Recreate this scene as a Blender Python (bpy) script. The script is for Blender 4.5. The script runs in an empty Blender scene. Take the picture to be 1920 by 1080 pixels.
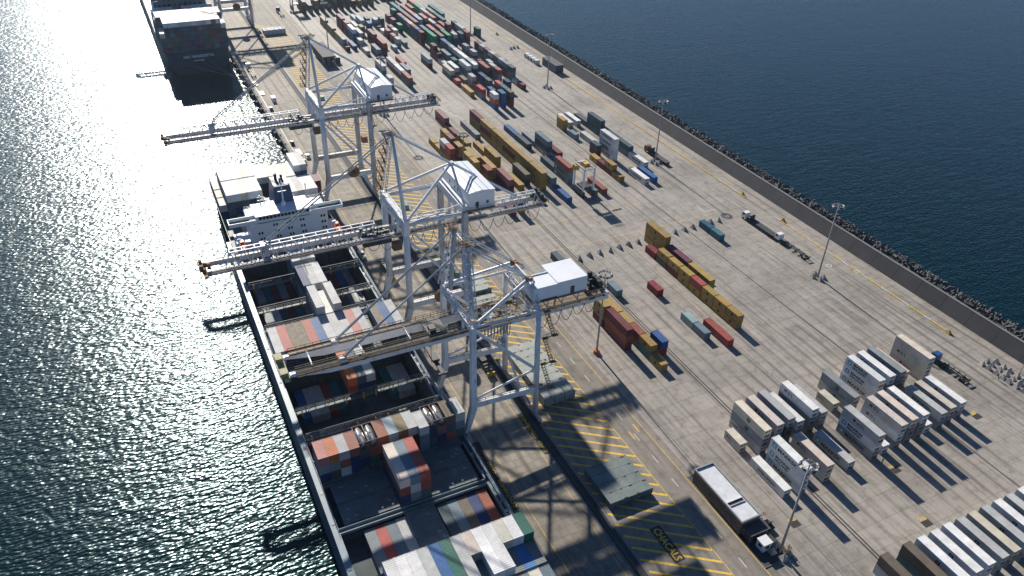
import bpy, bmesh, math, random
from mathutils import Vector, Matrix
random.seed(11)
R = math.radians
scene = bpy.context.scene
COL = scene.collection

# ------------------------------------------------------------------ camera
CAM_H = 151.36
pitch, roll, yaw = R(34.229), R(2.1445), R(27.174)
cy, sy = math.cos(yaw), math.sin(yaw)
f0, r0, u0 = Vector((sy, cy, 0)), Vector((cy, -sy, 0)), Vector((0, 0, 1))
fwd = f0 * math.cos(pitch) - u0 * math.sin(pitch)
up = u0 * math.cos(pitch) + f0 * math.sin(pitch)
rt = r0 * math.cos(roll) + up * math.sin(roll)
up = up * math.cos(roll) - r0 * math.sin(roll)
cam_d = bpy.data.cameras.new('camera')
cam_d.lens, cam_d.sensor_width, cam_d.sensor_fit = 28.0, 36.0, 'HORIZONTAL'
cam_d.clip_start, cam_d.clip_end = 1.0, 60000.0
cam = bpy.data.objects.new('camera', cam_d)
COL.objects.link(cam)
m = Matrix((rt, up, -fwd)).transposed().to_4x4()
m.translation = (0, 0, CAM_H)
cam.matrix_world = m
scene.camera = cam

# ------------------------------------------------------------------ sky, sun, exposure
SUN_EL, SUN_AZ = 28.5, 1.6          # azimuth from +Y (along the quay) towards +X
world = bpy.data.worlds.new('World')
scene.world = world
world.use_nodes = True
wn = world.node_tree.nodes
sky = wn.new('ShaderNodeTexSky')
sky.sky_type = 'NISHITA'
sky.sun_disc = False
sky.sun_elevation, sky.sun_rotation = R(SUN_EL), R(SUN_AZ)
sky.air_density, sky.dust_density, sky.ozone_density = 0.7, 0.0, 6.0
bg = wn['Background']
bg.inputs['Strength'].default_value = 0.062
world.node_tree.links.new(sky.outputs['Color'], bg.inputs['Color'])
sd = bpy.data.lights.new('sun', 'SUN')
sd.energy, sd.angle, sd.color = 4.6, R(0.9), (1.0, 0.93, 0.83)
sun = bpy.data.objects.new('sun', sd)
COL.objects.link(sun)
svec = Vector((math.sin(R(SUN_AZ)) * math.cos(R(SUN_EL)), math.cos(R(SUN_AZ)) * math.cos(R(SUN_EL)), math.sin(R(SUN_EL))))
sun.rotation_euler = svec.to_track_quat('Z', 'Y').to_euler()
sun.location = (0, 300, 400)
vs = scene.view_settings
vs.view_transform, vs.look, vs.gamma, vs.exposure = 'Standard', 'None', 1.0, 0.62
vs.use_curve_mapping = False
scene.cycles.use_denoising = True
scene.cycles.max_bounces = 5
scene.cycles.diffuse_bounces = 2
scene.cycles.glossy_bounces = 3
scene.cycles.caustics_reflective = False
scene.cycles.caustics_refractive = False

# ------------------------------------------------------------------ materials
def new_mat(name):
    mt = bpy.data.materials.new(name)
    mt.use_nodes = True
    nt = mt.node_tree
    return mt, nt, nt.nodes['Principled BSDF'], nt.links

def N(nt, kind, **kw):
    n = nt.nodes.new(kind)
    for k, v in kw.items():
        if k.startswith('i_'):
            n.inputs[k[2:].replace('_', ' ')].default_value = v
        else:
            setattr(n, k, v)
    return n

def mixrgb(nt, fac, a, b, blend='MIX'):
    n = nt.nodes.new('ShaderNodeMix')
    n.data_type, n.blend_type = 'RGBA', blend
    for sock, v in ((0, fac), (6, a), (7, b)):
        if hasattr(v, 'is_output'):
            nt.links.new(v, n.inputs[sock])
        elif v is not None:
            n.inputs[sock].default_value = v if sock == 0 else (*v[:3], 1)
    return n.outputs[2]

def ramp(nt, src, stops):
    n = nt.nodes.new('ShaderNodeValToRGB')
    e = n.color_ramp.elements
    while len(e) < len(stops):
        e.new(0.5)
    for k, (p, c) in enumerate(stops):
        e[k].position = p
        e[k].color = (*c, 1) if not isinstance(c, float) else (c, c, c, 1)
    nt.links.new(src, n.inputs[0])
    return n.outputs[0]

def noise(nt, scale, detail=3.0, rough=0.6, co='Object', stretch=None, dim='3D'):
    if co == 'World':
        src = N(nt, 'ShaderNodeNewGeometry').outputs['Position']
    else:
        src = N(nt, 'ShaderNodeTexCoord').outputs[co]
    if stretch:
        mp = N(nt, 'ShaderNodeMapping')
        mp.inputs['Scale'].default_value = stretch
        nt.links.new(src, mp.inputs['Vector'])
        src = mp.outputs['Vector']
    nz = N(nt, 'ShaderNodeTexNoise')
    nz.noise_dimensions = dim
    nz.inputs['Scale'].default_value = scale
    nz.inputs['Detail'].default_value = detail
    nz.inputs['Roughness'].default_value = rough
    nt.links.new(src, nz.inputs['Vector'])
    return nz.outputs['Fac']

def world_pos(nt):
    return N(nt, 'ShaderNodeNewGeometry').outputs['Position']

MATS = {}
def mat(name, col, rough=0.6, var=0.18, scale=0.6, metal=0.0, rust=0.0, rustcol=(0.17, 0.075, 0.03), spec=0.5):
    """painted / weathered surface: base colour, blotchy tone, rust or dirt stains"""
    mt, nt, p, lk = new_mat(name)
    n1 = noise(nt, scale, 4, 0.65, 'World')
    dark = tuple(c * (1 - var) for c in col)
    lite = tuple(min(1, c * (1 + var)) for c in col)
    c = ramp(nt, n1, [(0.3, dark), (0.7, lite)])
    if rust > 0:
        n2 = noise(nt, scale * 2.3, 5, 0.75, 'World', (1, 1, 0.35))
        f = ramp(nt, n2, [(max(0.0, 0.72 - rust * 0.4), 0.0), (min(1.0, 0.86 - rust * 0.3), 1.0)])
        c = mixrgb(nt, f, c, rustcol)
    lk.new(c, p.inputs['Base Color'])
    p.inputs['Roughness'].default_value = rough
    p.inputs['Metallic'].default_value = metal
    p.inputs['Specular IOR Level'].default_value = spec
    MATS[name] = mt
    return mt

def paint_mat(name, attr):
    """container paint: the colour is the object's own (or the piece's), with dirt, dents and rust"""
    mt, nt, p, lk = new_mat(name)
    if attr:
        src = N(nt, 'ShaderNodeAttribute', attribute_name='tint').outputs['Color']
    else:
        src = N(nt, 'ShaderNodeObjectInfo').outputs['Color']
    n1 = noise(nt, 0.35, 4, 0.7, 'World')
    t1 = ramp(nt, n1, [(0.3, (0.72, 0.71, 0.70)), (0.7, (1.04, 1.03, 1.01))])
    c = mixrgb(nt, 1.0, src, t1, 'MULTIPLY')
    n2 = noise(nt, 0.9, 5, 0.8, 'World', (1, 1, 0.25))
    f2 = ramp(nt, n2, [(0.6, 0.0), (0.8, 0.55)])
    c = mixrgb(nt, f2, c, (0.16, 0.09, 0.05))
    n3 = noise(nt, 0.22, 3, 0.6, 'World')
    f3 = ramp(nt, n3, [(0.45, 0.0), (0.75, 0.07)])
    c = mixrgb(nt, f3, c, (0.38, 0.36, 0.33))
    lk.new(c, p.inputs['Base Color'])
    p.inputs['Roughness'].default_value = 0.58
    p.inputs['Specular IOR Level'].default_value = 0.3
    MATS[name] = mt
    return mt

paint_mat('container_paint', False)
paint_mat('container_paint_mass', True)
mat('crane_white', (0.74, 0.76, 0.78), 0.45, 0.12, 0.3, rust=0.32, rustcol=(0.3, 0.2, 0.12))
mat('crane_grey', (0.46, 0.48, 0.51), 0.5, 0.2, 0.3, rust=0.5, rustcol=(0.2, 0.12, 0.07))
mat('house_white', (0.80, 0.83, 0.86), 0.4, 0.05, 0.3)
mat('rusty', (0.24, 0.13, 0.07), 0.8, 0.4, 0.8)
mat('tip_paint', (0.33, 0.30, 0.16), 0.65, 0.3, 0.8, rust=0.4)
mat('sheave_rust', (0.33, 0.24, 0.16), 0.75, 0.4, 0.9)
mat('walkway', (0.20, 0.15, 0.09), 0.8, 0.35, 0.9)
mat('yellow_paint', (0.55, 0.38, 0.05), 0.6, 0.25, 0.8, rust=0.3)
mat('dark_steel', (0.035, 0.04, 0.045), 0.5, 0.3, 0.6)
mat('black_rubber', (0.018, 0.018, 0.02), 0.8, 0.2, 0.8)
mat('cable', (0.05, 0.04, 0.035), 0.6, 0.2)
mat('steel_grey', (0.30, 0.31, 0.32), 0.45, 0.15, 0.5, rust=0.2)
mat('galvanised', (0.42, 0.44, 0.46), 0.4, 0.1, 0.5, metal=0.3)
mat('hull_blue', (0.05, 0.09, 0.12), 0.5, 0.2, 0.2, rust=0.15)
mat('hull_dark', (0.012, 0.036, 0.06), 0.5, 0.2, 0.15)
mat('gunwale', (0.19, 0.26, 0.30), 0.45, 0.15, 0.4, rust=0.2)
mat('deck_steel', (0.125, 0.15, 0.155), 0.6, 0.3, 0.25, rust=0.25, rustcol=(0.11, 0.085, 0.06))
mat('hatch_teal', (0.15, 0.185, 0.18), 0.55, 0.28, 0.3, rust=0.35, rustcol=(0.13, 0.09, 0.055))
mat('hatch_pale', (0.30, 0.33, 0.30), 0.6, 0.2, 0.3, rust=0.3, rustcol=(0.16, 0.12, 0.08))
mat('hold_dark', (0.075, 0.095, 0.1), 0.8, 0.3, 0.3)
mat('ship_white', (0.74, 0.79, 0.82), 0.4, 0.06, 0.3)
mat('deck_green', (0.04, 0.16, 0.14), 0.6, 0.2, 0.5)
mat('funnel_blue', (0.012, 0.05, 0.14), 0.45, 0.15, 0.4)
mat('window_glass', (0.012, 0.018, 0.022), 0.08, 0.1)
mat('lifeboat_orange', (0.75, 0.13, 0.04), 0.45, 0.12)
mat('concrete_block', (0.38, 0.365, 0.34), 0.85, 0.3, 0.7)
mat('armour_concrete', (0.085, 0.087, 0.088), 0.85, 0.4, 0.35)
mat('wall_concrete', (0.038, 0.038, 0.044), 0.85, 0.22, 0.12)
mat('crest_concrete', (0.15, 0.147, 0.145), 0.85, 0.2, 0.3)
mat('asphalt', (0.05, 0.05, 0.052), 0.85, 0.25, 0.4)
mat('brick_wall', (0.14, 0.11, 0.09), 0.85, 0.3, 0.8)
mat('roof_white', (0.62, 0.64, 0.67), 0.75, 0.14, 0.5, rust=0.12, rustcol=(0.2, 0.19, 0.18))
mat('roof_dark', (0.075, 0.075, 0.078), 0.8, 0.25, 0.8)
mat('cab_white', (0.75, 0.76, 0.76), 0.35, 0.05)
mat('cab_blue', (0.02, 0.09, 0.25), 0.35, 0.1)
mat('cab_brown', (0.13, 0.075, 0.03), 0.5, 0.3)
mat('trailer_deck', (0.045, 0.047, 0.05), 0.7, 0.25, 0.7)
mat('line_yellow', (0.72, 0.47, 0.06), 0.75, 0.25, 1.6)
mat('line_white', (0.62, 0.61, 0.58), 0.75, 0.15, 1.6)
mat('patch_black', (0.035, 0.033, 0.032), 0.8, 0.25, 1.0)
mat('letter_black', (0.012, 0.014, 0.02), 0.6, 0.1)
mat('letter_blue', (0.06, 0.33, 0.52), 0.5, 0.1)
mat('letter_green', (0.01, 0.13, 0.09), 0.5, 0.1)
mat('letter_white', (0.75, 0.75, 0.73), 0.6, 0.1)
mat('letter_maroon', (0.16, 0.03, 0.04), 0.6, 0.1)
mat('lamp_glass', (0.6, 0.6, 0.58), 0.2, 0.05)
mat('tank_steel', (0.72, 0.72, 0.7), 0.22, 0.08, 0.6, metal=0.85)
mat('tank_frame', (0.14, 0.07, 0.06), 0.6, 0.3)
mat('tarp', (0.24, 0.21, 0.16), 0.8, 0.3, 0.7)
mat('pink_frame', (0.62, 0.5, 0.47), 0.6, 0.1)
mat('shrub_leaf', (0.13, 0.1, 0.03), 0.8, 0.4, 2.0)
mat('shrub_wood', (0.09, 0.06, 0.04), 0.9, 0.2)
mat('hivis', (0.5, 0.75, 0.05), 0.7, 0.1)
mat('cloth_dark', (0.03, 0.04, 0.07), 0.8, 0.1)
mat('skin', (0.25, 0.14, 0.09), 0.6, 0.1)
mat('orange_paint', (0.5, 0.13, 0.03), 0.6, 0.3, 1.0)

def ground_mat(name, c0, c1, jx, jy, spec=0.5, rough=0.62, streak=True):
    """weathered concrete: per-slab tone, broad stains, tyre streaks along the lanes"""
    mt, nt, p, lk = new_mat(name)
    pos = world_pos(nt)
    mp = N(nt, 'ShaderNodeVectorMath', operation='DIVIDE')
    lk.new(pos, mp.inputs[0])
    mp.inputs[1].default_value = (jx, jy, 1e6)
    fl = N(nt, 'ShaderNodeVectorMath', operation='FLOOR')
    lk.new(mp.outputs[0], fl.inputs[0])
    wn_ = N(nt, 'ShaderNodeTexWhiteNoise')
    lk.new(fl.outputs[0], wn_.inputs['Vector'])
    base = mixrgb(nt, wn_.outputs['Value'], c0, c1)
    big = noise(nt, 0.035, 5, 0.6, 'World')
    t = ramp(nt, big, [(0.3, (0.72, 0.71, 0.70)), (0.52, (1.0, 0.99, 0.97)), (0.75, (1.12, 1.1, 1.07))])
    c = mixrgb(nt, 1.0, base, t, 'MULTIPLY')
    med = noise(nt, 0.35, 6, 0.72, 'World')
    t2 = ramp(nt, med, [(0.34, (0.70, 0.68, 0.66)), (0.5, (1.0, 1.0, 1.0)), (0.72, (1.08, 1.07, 1.05))])
    c = mixrgb(nt, 1.0, c, t2, 'MULTIPLY')
    if streak:
        st = noise(nt, 1.0, 5, 0.72, 'World', (0.7, 0.03, 1))
        f = ramp(nt, st, [(0.49, 0.0), (0.66, 0.7)])
        patch = noise(nt, 0.03, 3, 0.6, 'World', (1, .6, 1))
        f2 = ramp(nt, patch, [(0.42, 0.15), (0.62, 1.0)])
        fm_ = N(nt, 'ShaderNodeMath', operation='MULTIPLY')
        lk.new(f, fm_.inputs[0])
        lk.new(f2, fm_.inputs[1])
        c = mixrgb(nt, fm_.outputs[0], c, (0.10, 0.09, 0.08))
    if streak:                                       # wheel tracks of the straddle carriers between the rows
        sp = N(nt, 'ShaderNodeSeparateXYZ')
        lk.new(pos, sp.inputs[0])
        a1 = N(nt, 'ShaderNodeMath', operation='MULTIPLY_ADD')
        lk.new(sp.outputs['X'], a1.inputs[0])
        a1.inputs[1].default_value, a1.inputs[2].default_value = 1 / 4.27, -117.3 / 4.27
        wob = noise(nt, 0.05, 2, 0.5, 'World')
        a2 = N(nt, 'ShaderNodeMath', operation='MULTIPLY_ADD')
        lk.new(wob, a2.inputs[0])
        a2.inputs[1].default_value = 0.25
        lk.new(a1.outputs[0], a2.inputs[2])
        fr_ = N(nt, 'ShaderNodeMath', operation='PINGPONG')
        lk.new(a2.outputs[0], fr_.inputs[0])
        fr_.inputs[1].default_value = 0.5
        tr_ = ramp(nt, fr_.outputs[0], [(0.05, 0.85), (0.22, 0.0)])
        wear = noise(nt, 0.06, 5, 0.7, 'World', (1, .22, 1))
        wm_ = ramp(nt, wear, [(0.42, 0.0), (0.62, 0.9)])
        mm_ = N(nt, 'ShaderNodeMath', operation='MULTIPLY')
        lk.new(tr_, mm_.inputs[0])
        lk.new(wm_, mm_.inputs[1])
        c = mixrgb(nt, mm_.outputs[0], c, (0.12, 0.108, 0.095))
    spots = noise(nt, 0.8, 3, 0.6, 'World')
    f3 = ramp(nt, spots, [(0.70, 0.0), (0.78, 0.5)])
    c = mixrgb(nt, f3, c, (0.07, 0.065, 0.06))
    lk.new(c, p.inputs['Base Color'])
    p.inputs['Roughness'].default_value = rough
    p.inputs['Specular IOR Level'].default_value = spec
    MATS[name] = mt
    return mt
ground_mat('yard_concrete', (0.335, 0.31, 0.28), (0.368, 0.342, 0.31), 4.27, 6.1, 0.3, 0.7)
ground_mat('apron_concrete', (0.27, 0.245, 0.205), (0.345, 0.315, 0.27), 2.4, 2.4, 0.25, 0.75)
ground_mat('road_concrete', (0.25, 0.228, 0.2), (0.275, 0.252, 0.222), 8.0, 12.0, 0.25, 0.75)
mat('joint_dark', (0.17, 0.16, 0.148), 0.9, 0.2, 0.5)

def water_mat():
    """sea: dark teal body, wind ripples over a low swell"""
    mt, nt, p, lk = new_mat('sea_water')
    p.inputs['Base Color'].default_value = (0.0002, 0.013, 0.017, 1)
    p.inputs['IOR'].default_value = 1.333
    p.inputs['Roughness'].default_value = 0.23
    p.inputs['Specular IOR Level'].default_value = 0.5
    p.inputs['Specular Tint'].default_value = (0.45, 0.88, 1.0, 1)
    h = None
    for sc, st, amp in ((0.06, (0.8, 1.5, 1), 0.3), (0.3, (0.5, 1.4, 1), 0.4), (1.0, (0.55, 1.3, 1), 0.4)):
        n = noise(nt, sc, 1.0, 0.4, 'World', st)
        mu = N(nt, 'ShaderNodeMath', operation='MULTIPLY')
        lk.new(n, mu.inputs[0])
        mu.inputs[1].default_value = amp
        if h is None:
            h = mu.outputs[0]
        else:
            ad = N(nt, 'ShaderNodeMath', operation='ADD')
            lk.new(h, ad.inputs[0])
            lk.new(mu.outputs[0], ad.inputs[1])
            h = ad.outputs[0]
    b = N(nt, 'ShaderNodeBump')
    b.inputs['Strength'].default_value = 1.0
    b.inputs['Distance'].default_value = 0.75
    lk.new(h, b.inputs['Height'])
    lk.new(b.outputs['Normal'], p.inputs['Normal'])
    MATS['sea_water'] = mt
water_mat()

# ------------------------------------------------------------------ mesh helpers
class MB:
    """collects boxes, beams, tubes and plates into one mesh"""
    def __init__(s):
        s.v, s.f = [], []
    def poly(s, pts, faces):
        b = len(s.v)
        s.v += [tuple(p) for p in pts]
        s.f += [tuple(b + i for i in f) for f in faces]
        return s
    def box(s, x0, y0, z0, x1, y1, z1):
        return s.poly([(x0, y0, z0), (x1, y0, z0), (x1, y1, z0), (x0, y1, z0), (x0, y0, z1), (x1, y0, z1), (x1, y1, z1), (x0, y1, z1)],
                      [(0, 3, 2, 1), (4, 5, 6, 7), (0, 1, 5, 4), (1, 2, 6, 5), (2, 3, 7, 6), (3, 0, 4, 7)])
    def quad(s, a, b, c, d):
        return s.poly([a, b, c, d], [(0, 1, 2, 3)])
    def beam(s, p, q, w, h=None, w2=None, h2=None, upv=(0, 0, 1)):
        p, q = Vector(p), Vector(q)
        h = h or w
        w2, h2 = w2 or w, h2 or h
        d = (q - p).normalized()
        uv = Vector(upv)
        if abs(d.dot(uv)) > 0.98:
            uv = Vector((0, 1, 0))
        sx = d.cross(uv).normalized()
        uz = sx.cross(d)
        pts = []
        for c, ww, hh in ((p, w, h), (q, w2, h2)):
            for a, b in ((-1, -1), (1, -1), (1, 1), (-1, 1)):
                pts.append(c + sx * a * ww / 2 + uz * b * hh / 2)
        return s.poly(pts, [(0, 1, 2, 3), (7, 6, 5, 4), (0, 4, 5, 1), (1, 5, 6, 2), (2, 6, 7, 3), (3, 7, 4, 0)])
    def tube(s, p, q, r, r2=None, n=8, cap=True):
        p, q = Vector(p), Vector(q)
        r2 = r if r2 is None else r2
        d = (q - p).normalized()
        a = Vector((0, 0, 1)) if abs(d.z) < 0.9 else Vector((1, 0, 0))
        sx = d.cross(a).normalized()
        uz = sx.cross(d)
        pts = []
        for c, rr in ((p, r), (q, r2)):
            for k in range(n):
                t = 2 * math.pi * k / n
                pts.append(c + sx * math.cos(t) * rr + uz * math.sin(t) * rr)
        fs = [(k, (k + 1) % n, n + (k + 1) % n, n + k) for k in range(n)]
        if cap:
            fs += [tuple(range(n - 1, -1, -1)), tuple(range(n, 2 * n))]
        return s.poly(pts, fs)
    def path(s, pts, r, n=5):
        for a, b in zip(pts, pts[1:]):
            s.tube(a, b, r, n=n, cap=False)
        return s
    def rail(s, p, q, h=1.0, step=2.4, r=0.045):
        p, q = Vector(p), Vector(q)
        L = (q - p).length
        k = max(1, int(L / step))
        for i in range(k + 1):
            a = p.lerp(q, i / k)
            s.beam(a, a + Vector((0, 0, h)), r * 2)
        for z in (h, h * 0.5):
            s.beam(p + Vector((0, 0, z)), q + Vector((0, 0, z)), r * 2)
        return s
    def mesh(s, name, smooth=False):
        me = bpy.data.meshes.new(name)
        me.from_pydata(s.v, [], s.f)
        me.validate()
        me.update()
        if smooth:
            for pl in me.polygons:
                pl.use_smooth = True
        return me
    def build(s, name, material, parent=None, smooth=False, loc=None):
        me = s.mesh(name, smooth)
        me.materials.append(MATS[material])
        return link(name, me, parent, loc)

def link(name, data, parent=None, loc=None):
    o = bpy.data.objects.new(name, data)
    COL.objects.link(o)
    if parent is not None:
        o.parent = parent
        o.matrix_parent_inverse = Matrix.Translation(-Vector(parent.location)) if not parent.get('rotated') else Matrix.Identity(4)
    if loc is not None:
        o.location = loc
    return o

def tag(o, label, cat, group=None):
    o['label'], o['category'] = label, cat
    if group:
        o['group'] = group
    return o

def empty(name, loc, rotz=None):
    o = bpy.data.objects.new(name, None)
    COL.objects.link(o)
    o.location = loc
    o.empty_display_size = 0.5
    if rotz is not None:          # parts of a turned thing are written in its own coordinates
        o.rotation_euler = (0, 0, rotz)
        o['rotated'] = 1
    return o

def struct(o):
    o['kind'] = 'structure'
    return o

def stuff(o):
    o['kind'] = 'stuff'
    return o

def copy_tree(src, loc, rotz=0.0, label=None):
    r = src.copy()
    COL.objects.link(r)
    r.location, r.rotation_euler = loc, (0, 0, rotz)
    if label:
        r['label'] = label
    for c in src.children:
        k = c.copy()
        COL.objects.link(k)
        k.parent = r
        k.matrix_parent_inverse = c.matrix_parent_inverse.copy()
        for g in c.children:
            j = g.copy()
            COL.objects.link(j)
            j.parent = k
            j.matrix_parent_inverse = g.matrix_parent_inverse.copy()
    return r

TEXT = {}
def text_mesh(s, size, bold=0.03, align='LEFT'):
    key = (s, size, bold, align)
    if key not in TEXT:
        cu = bpy.data.curves.new('lettering', 'FONT')
        cu.body, cu.size, cu.offset, cu.align_x = s, size, bold, align
        cu.resolution_u = 2
        cu.space_line = 0.85
        o = bpy.data.objects.new('lettering', cu)
        COL.objects.link(o)
        dg = bpy.context.evaluated_depsgraph_get()
        me = bpy.data.meshes.new_from_object(o.evaluated_get(dg))
        bpy.data.objects.remove(o)
        TEXT[key] = me
    return TEXT[key]

def lettering(s, size, material, origin, right, upv, parent=None, bold=0.03, name='lettering', fit=None):
    """flat lettering laid on a surface; fit = wanted length in metres"""
    me = text_mesh(s, size, bold).copy()
    me.materials.clear()
    me.materials.append(MATS[material])
    if fit:
        xs = [v.co.x for v in me.vertices]
        k = fit / (max(xs) - min(xs))
        for v in me.vertices:
            v.co.x *= k
    rgt, upw = Vector(right), Vector(upv)
    mm = Matrix((rgt, upw, rgt.cross(upw))).transposed().to_4x4()
    mm.translation = origin
    me.transform(mm)
    return link(name, me, parent)

# ------------------------------------------------------------------ the setting: sea, yard, road, quay, breakwater
SEA_Z = -4.0
struct(MB().quad((-6000, -3000, SEA_Z), (6000, -3000, SEA_Z), (6000, 9000, SEA_Z), (-6000, 9000, SEA_Z)).build('sea', 'sea_water'))

QX = 57.8                                            # quay edge
BWX = 227.0                                          # foot of the sea wall
yard = struct(MB().box(QX, -80, -9, BWX + 1, 1200, -0.02).build('terminal_ground', 'joint_dark'))

def in_view(x, y, margin=0.0):
    d = Vector((x, y, -CAM_H))
    z = d.dot(fwd)
    if z < 1:
        return False
    return abs(d.dot(rt) / z) < 0.643 + margin and abs(d.dot(up) / z) < 0.362 + margin

def slabs(x0, x1, y0, y1, sx, sy, gap):
    out = []
    ny = int(round((y1 - y0) / sy))
    nx = int(round((x1 - x0) / sx))
    for j in range(ny):
        for i in range(nx):
            cx, cy_ = x0 + (i + 0.5) * sx, y0 + (j + 0.5) * sy
            if in_view(cx, cy_, 0.05):
                out.append((cx, cy_))
    return out

JX, JY = 4.27, 6.1
yx0, yy0 = 4.27 * 25, 6.1 * 6                      # slab joints share the phase of the tone pattern
cells = slabs(yx0, yx0 + JX * 28, yy0, yy0 + JY * 32, JX, JY, 0.1)
cells.sort(key=lambda c: c[0] ** 2 + c[1] ** 2)
slab_me = MB().poly([(-JX / 2 + .05, -JY / 2 + .05, 0), (JX / 2 - .05, -JY / 2 + .05, 0), (JX / 2 - .05, JY / 2 - .05, 0), (-JX / 2 + .05, JY / 2 - .05, 0),
                     (-JX / 2 + .02, -JY / 2 + .02, -.03), (JX / 2 - .02, -JY / 2 + .02, -.03), (JX / 2 - .02, JY / 2 - .02, -.03), (-JX / 2 + .02, JY / 2 - .02, -.03)],
                    [(0, 1, 2, 3), (4, 5, 1, 0), (5, 6, 2, 1), (6, 7, 3, 2), (7, 4, 0, 3)]).mesh('paving_slab')
slab_me.materials.append(MATS['yard_concrete'])
for cx, cy_ in cells[:300]:
    o = link('paving_slab', slab_me, yard)
    o.matrix_parent_inverse = Matrix.Identity(4)
    o.location = (cx, cy_, random.uniform(-0.004, 0.004))
far = MB()
def slab_quad(mb, cx, cy_, hx, hy, z=0.0):
    mb.quad((cx - hx, cy_ - hy, z), (cx + hx, cy_ - hy, z), (cx + hx, cy_ + hy, z), (cx - hx, cy_ + hy, z))
for cx, cy_ in cells[300:]:
    slab_quad(far, cx, cy_, JX / 2 - .05, JY / 2 - .05, random.uniform(-0.004, 0.002))
stuff(far.build('paving_slab_field', 'yard_concrete', yard))
rest = MB()
ytop = yy0 + JY * 32
for a, b, c, d in ((yx0, ytop, BWX, 1200), (yx0, -80, BWX, yy0), (yx0 + JX * 28, yy0, BWX, ytop)):
    rest.quad((a, b, 0), (c, b, 0), (c, d, 0), (a, d, 0))
struct(rest.build('yard_surface', 'yard_concrete', yard))
struct(MB().quad((80.35, -80, 0), (yx0 - .05, -80, 0), (yx0 - .05, 1200, 0), (80.35, 1200, 0)).build('road', 'road_concrete', yard))
apron = MB()
for j in range(int((330 - 74.4) / 2.4)):
    for i in range(8):
        cx, cy_ = 57.6 + 1.2 + 2.4 * i, 74.4 + 1.2 + 2.4 * j
        x0, x1 = max(58.6, cx - 1.165), min(77.3, cx + 1.165)
        if x1 - x0 > 0.3 and in_view(cx, cy_, 0.05):
            z = random.uniform(-0.006, 0.006)
            apron.quad((x0, cy_ - 1.165, z), (x1, cy_ - 1.165, z), (x1, cy_ + 1.165, z), (x0, cy_ + 1.165, z))
stuff(apron.build('apron_paving', 'apron_concrete', yard))
struct(MB().quad((58.6, 330, 0), (77.3, 330, 0), (77.3, 1200, 0), (58.6, 1200, 0)).build('apron_surface', 'apron_concrete', yard))
struct(MB().box(QX - .25, -80, -0.9, 58.5, 1200, 0.22).build('quay_cope', 'crest_concrete', yard))
# crane rails and cable trench
for x in (60.0, 80.05):
    struct(MB().box(x - .09, -80, -.015, x + .09, 1200, .05).build('crane_rail', 'steel_grey', yard))
struct(MB().box(77.45, -80, -.02, 78.25, 1200, .012).box(78.45, -80, -.02, 79.7, 1200, .02).build('cable_trench', 'asphalt', yard))
# drains and runway grooves along the yard
for x, w in ((109.6, .16), (130.35, .42), (131.25, .42), (180.7, .38), (152.0, .14), (199.0, .13), (213.0, .12), (119.8, .1), (170.2, .12)):
    struct(MB().quad((x - w / 2, 30, .004), (x + w / 2, 30, .004), (x + w / 2, 700, .004), (x - w / 2, 700, .004)).build('drain_channel', 'patch_black', yard))
# painted markings
def strip(x0, y0, x1, y1, w, z, mb):
    d = Vector((x1 - x0, y1 - y0, 0)).normalized()
    n_ = Vector((-d.y, d.x, 0)) * w / 2
    a, b = Vector((x0, y0, z)), Vector((x1, y1, z))
    mb.quad(a - n_, b - n_, b + n_, a + n_)
    return mb
for k in range(-4, 126):
    y = 84.6 + 3.555 * k
    o = strip(80.5, y, 97.0, y - 11.85, 0.6, .004, MB()).build('hatch_stripe', 'line_yellow', yard)
    struct(o)
for k in range(70):
    y = 41.6 + 8.68 * k
    struct(strip(101.25, y, 101.25, y + 2.9, 0.2, .004, MB()).build('lane_dash', 'line_white', yard))
for nm, x, w, c in (('edge_line', 97.2, .18, 'line_yellow'), ('edge_line', 104.75, .16, 'line_yellow'), ('edge_line', 75.3, .13, 'line_yellow'), ('edge_line', 64.0, .13, 'line_yellow')):
    struct(strip(x, -60, x, 900, w, .009 if x < 78 else .008, MB()).build(nm, c, yard))
for x, y in ((102.6, 173.8), (103.0, 122.6), (100.4, 120.6), (102.7, 226.0)):
    struct(strip(x, y, x, y + 3.2, 0.32, .008, MB()).build('stop_mark', 'line_yellow', yard))
for x0, y0, x1, y1, c in ((112, 232, 176, 232, 'line_yellow'), (112, 213.5, 200, 213.5, 'line_yellow'), (146.0, 330, 118, 430, 'line_white'),
                          (126, 336, 117, 336.2, 'line_yellow'), (196, 216, 202, 216, 'line_white'), (196, 216, 196, 221, 'line_white')):
    struct(strip(x0, y0, x1, y1, 0.16 if c == 'line_yellow' else .3, .008, MB()).build('painted_line', c, yard))
# stencilled lettering on the ground
struct(MB().quad((87.1, 83.9, .012), (90.0, 83.9, .012), (90.0, 94.4, .012), (87.1, 94.4, .012)).build('name_patch', 'patch_black', yard))
struct(lettering('CHACALS', 2.6, 'line_yellow', (87.65, 93.9, .018), (0, -1, 0), (1, 0, 0), yard, 0.05, fit=9.5))
struct(lettering('CARGO', 1.35, 'line_yellow', (77.15, 126.2, .02), (0, 1, 0), (-1, 0, 0), yard, 0.03, fit=4.3))
struct(lettering('CONTAINERS', 1.35, 'line_yellow', (77.15, 131.6, .02), (0, 1, 0), (-1, 0, 0), yard, 0.03, fit=9.6))
struct(MB().quad((75.9, 125.6, .011), (77.35, 125.6, .011), (77.35, 142, .011), (75.9, 142, .011)).build('name_patch', 'patch_black', yard))
struct(MB().quad((60.5, 112.5, .011), (62.1, 112.5, .011), (62.1, 137, .011), (60.5, 137, .011)).build('name_patch', 'patch_black', yard))
struct(lettering('CONTAINERS', 1.3, 'line_yellow', (61.9, 113.2, .02), (0, 1, 0), (-1, 0, 0), yard, 0.03, fit=9.6))
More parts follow.
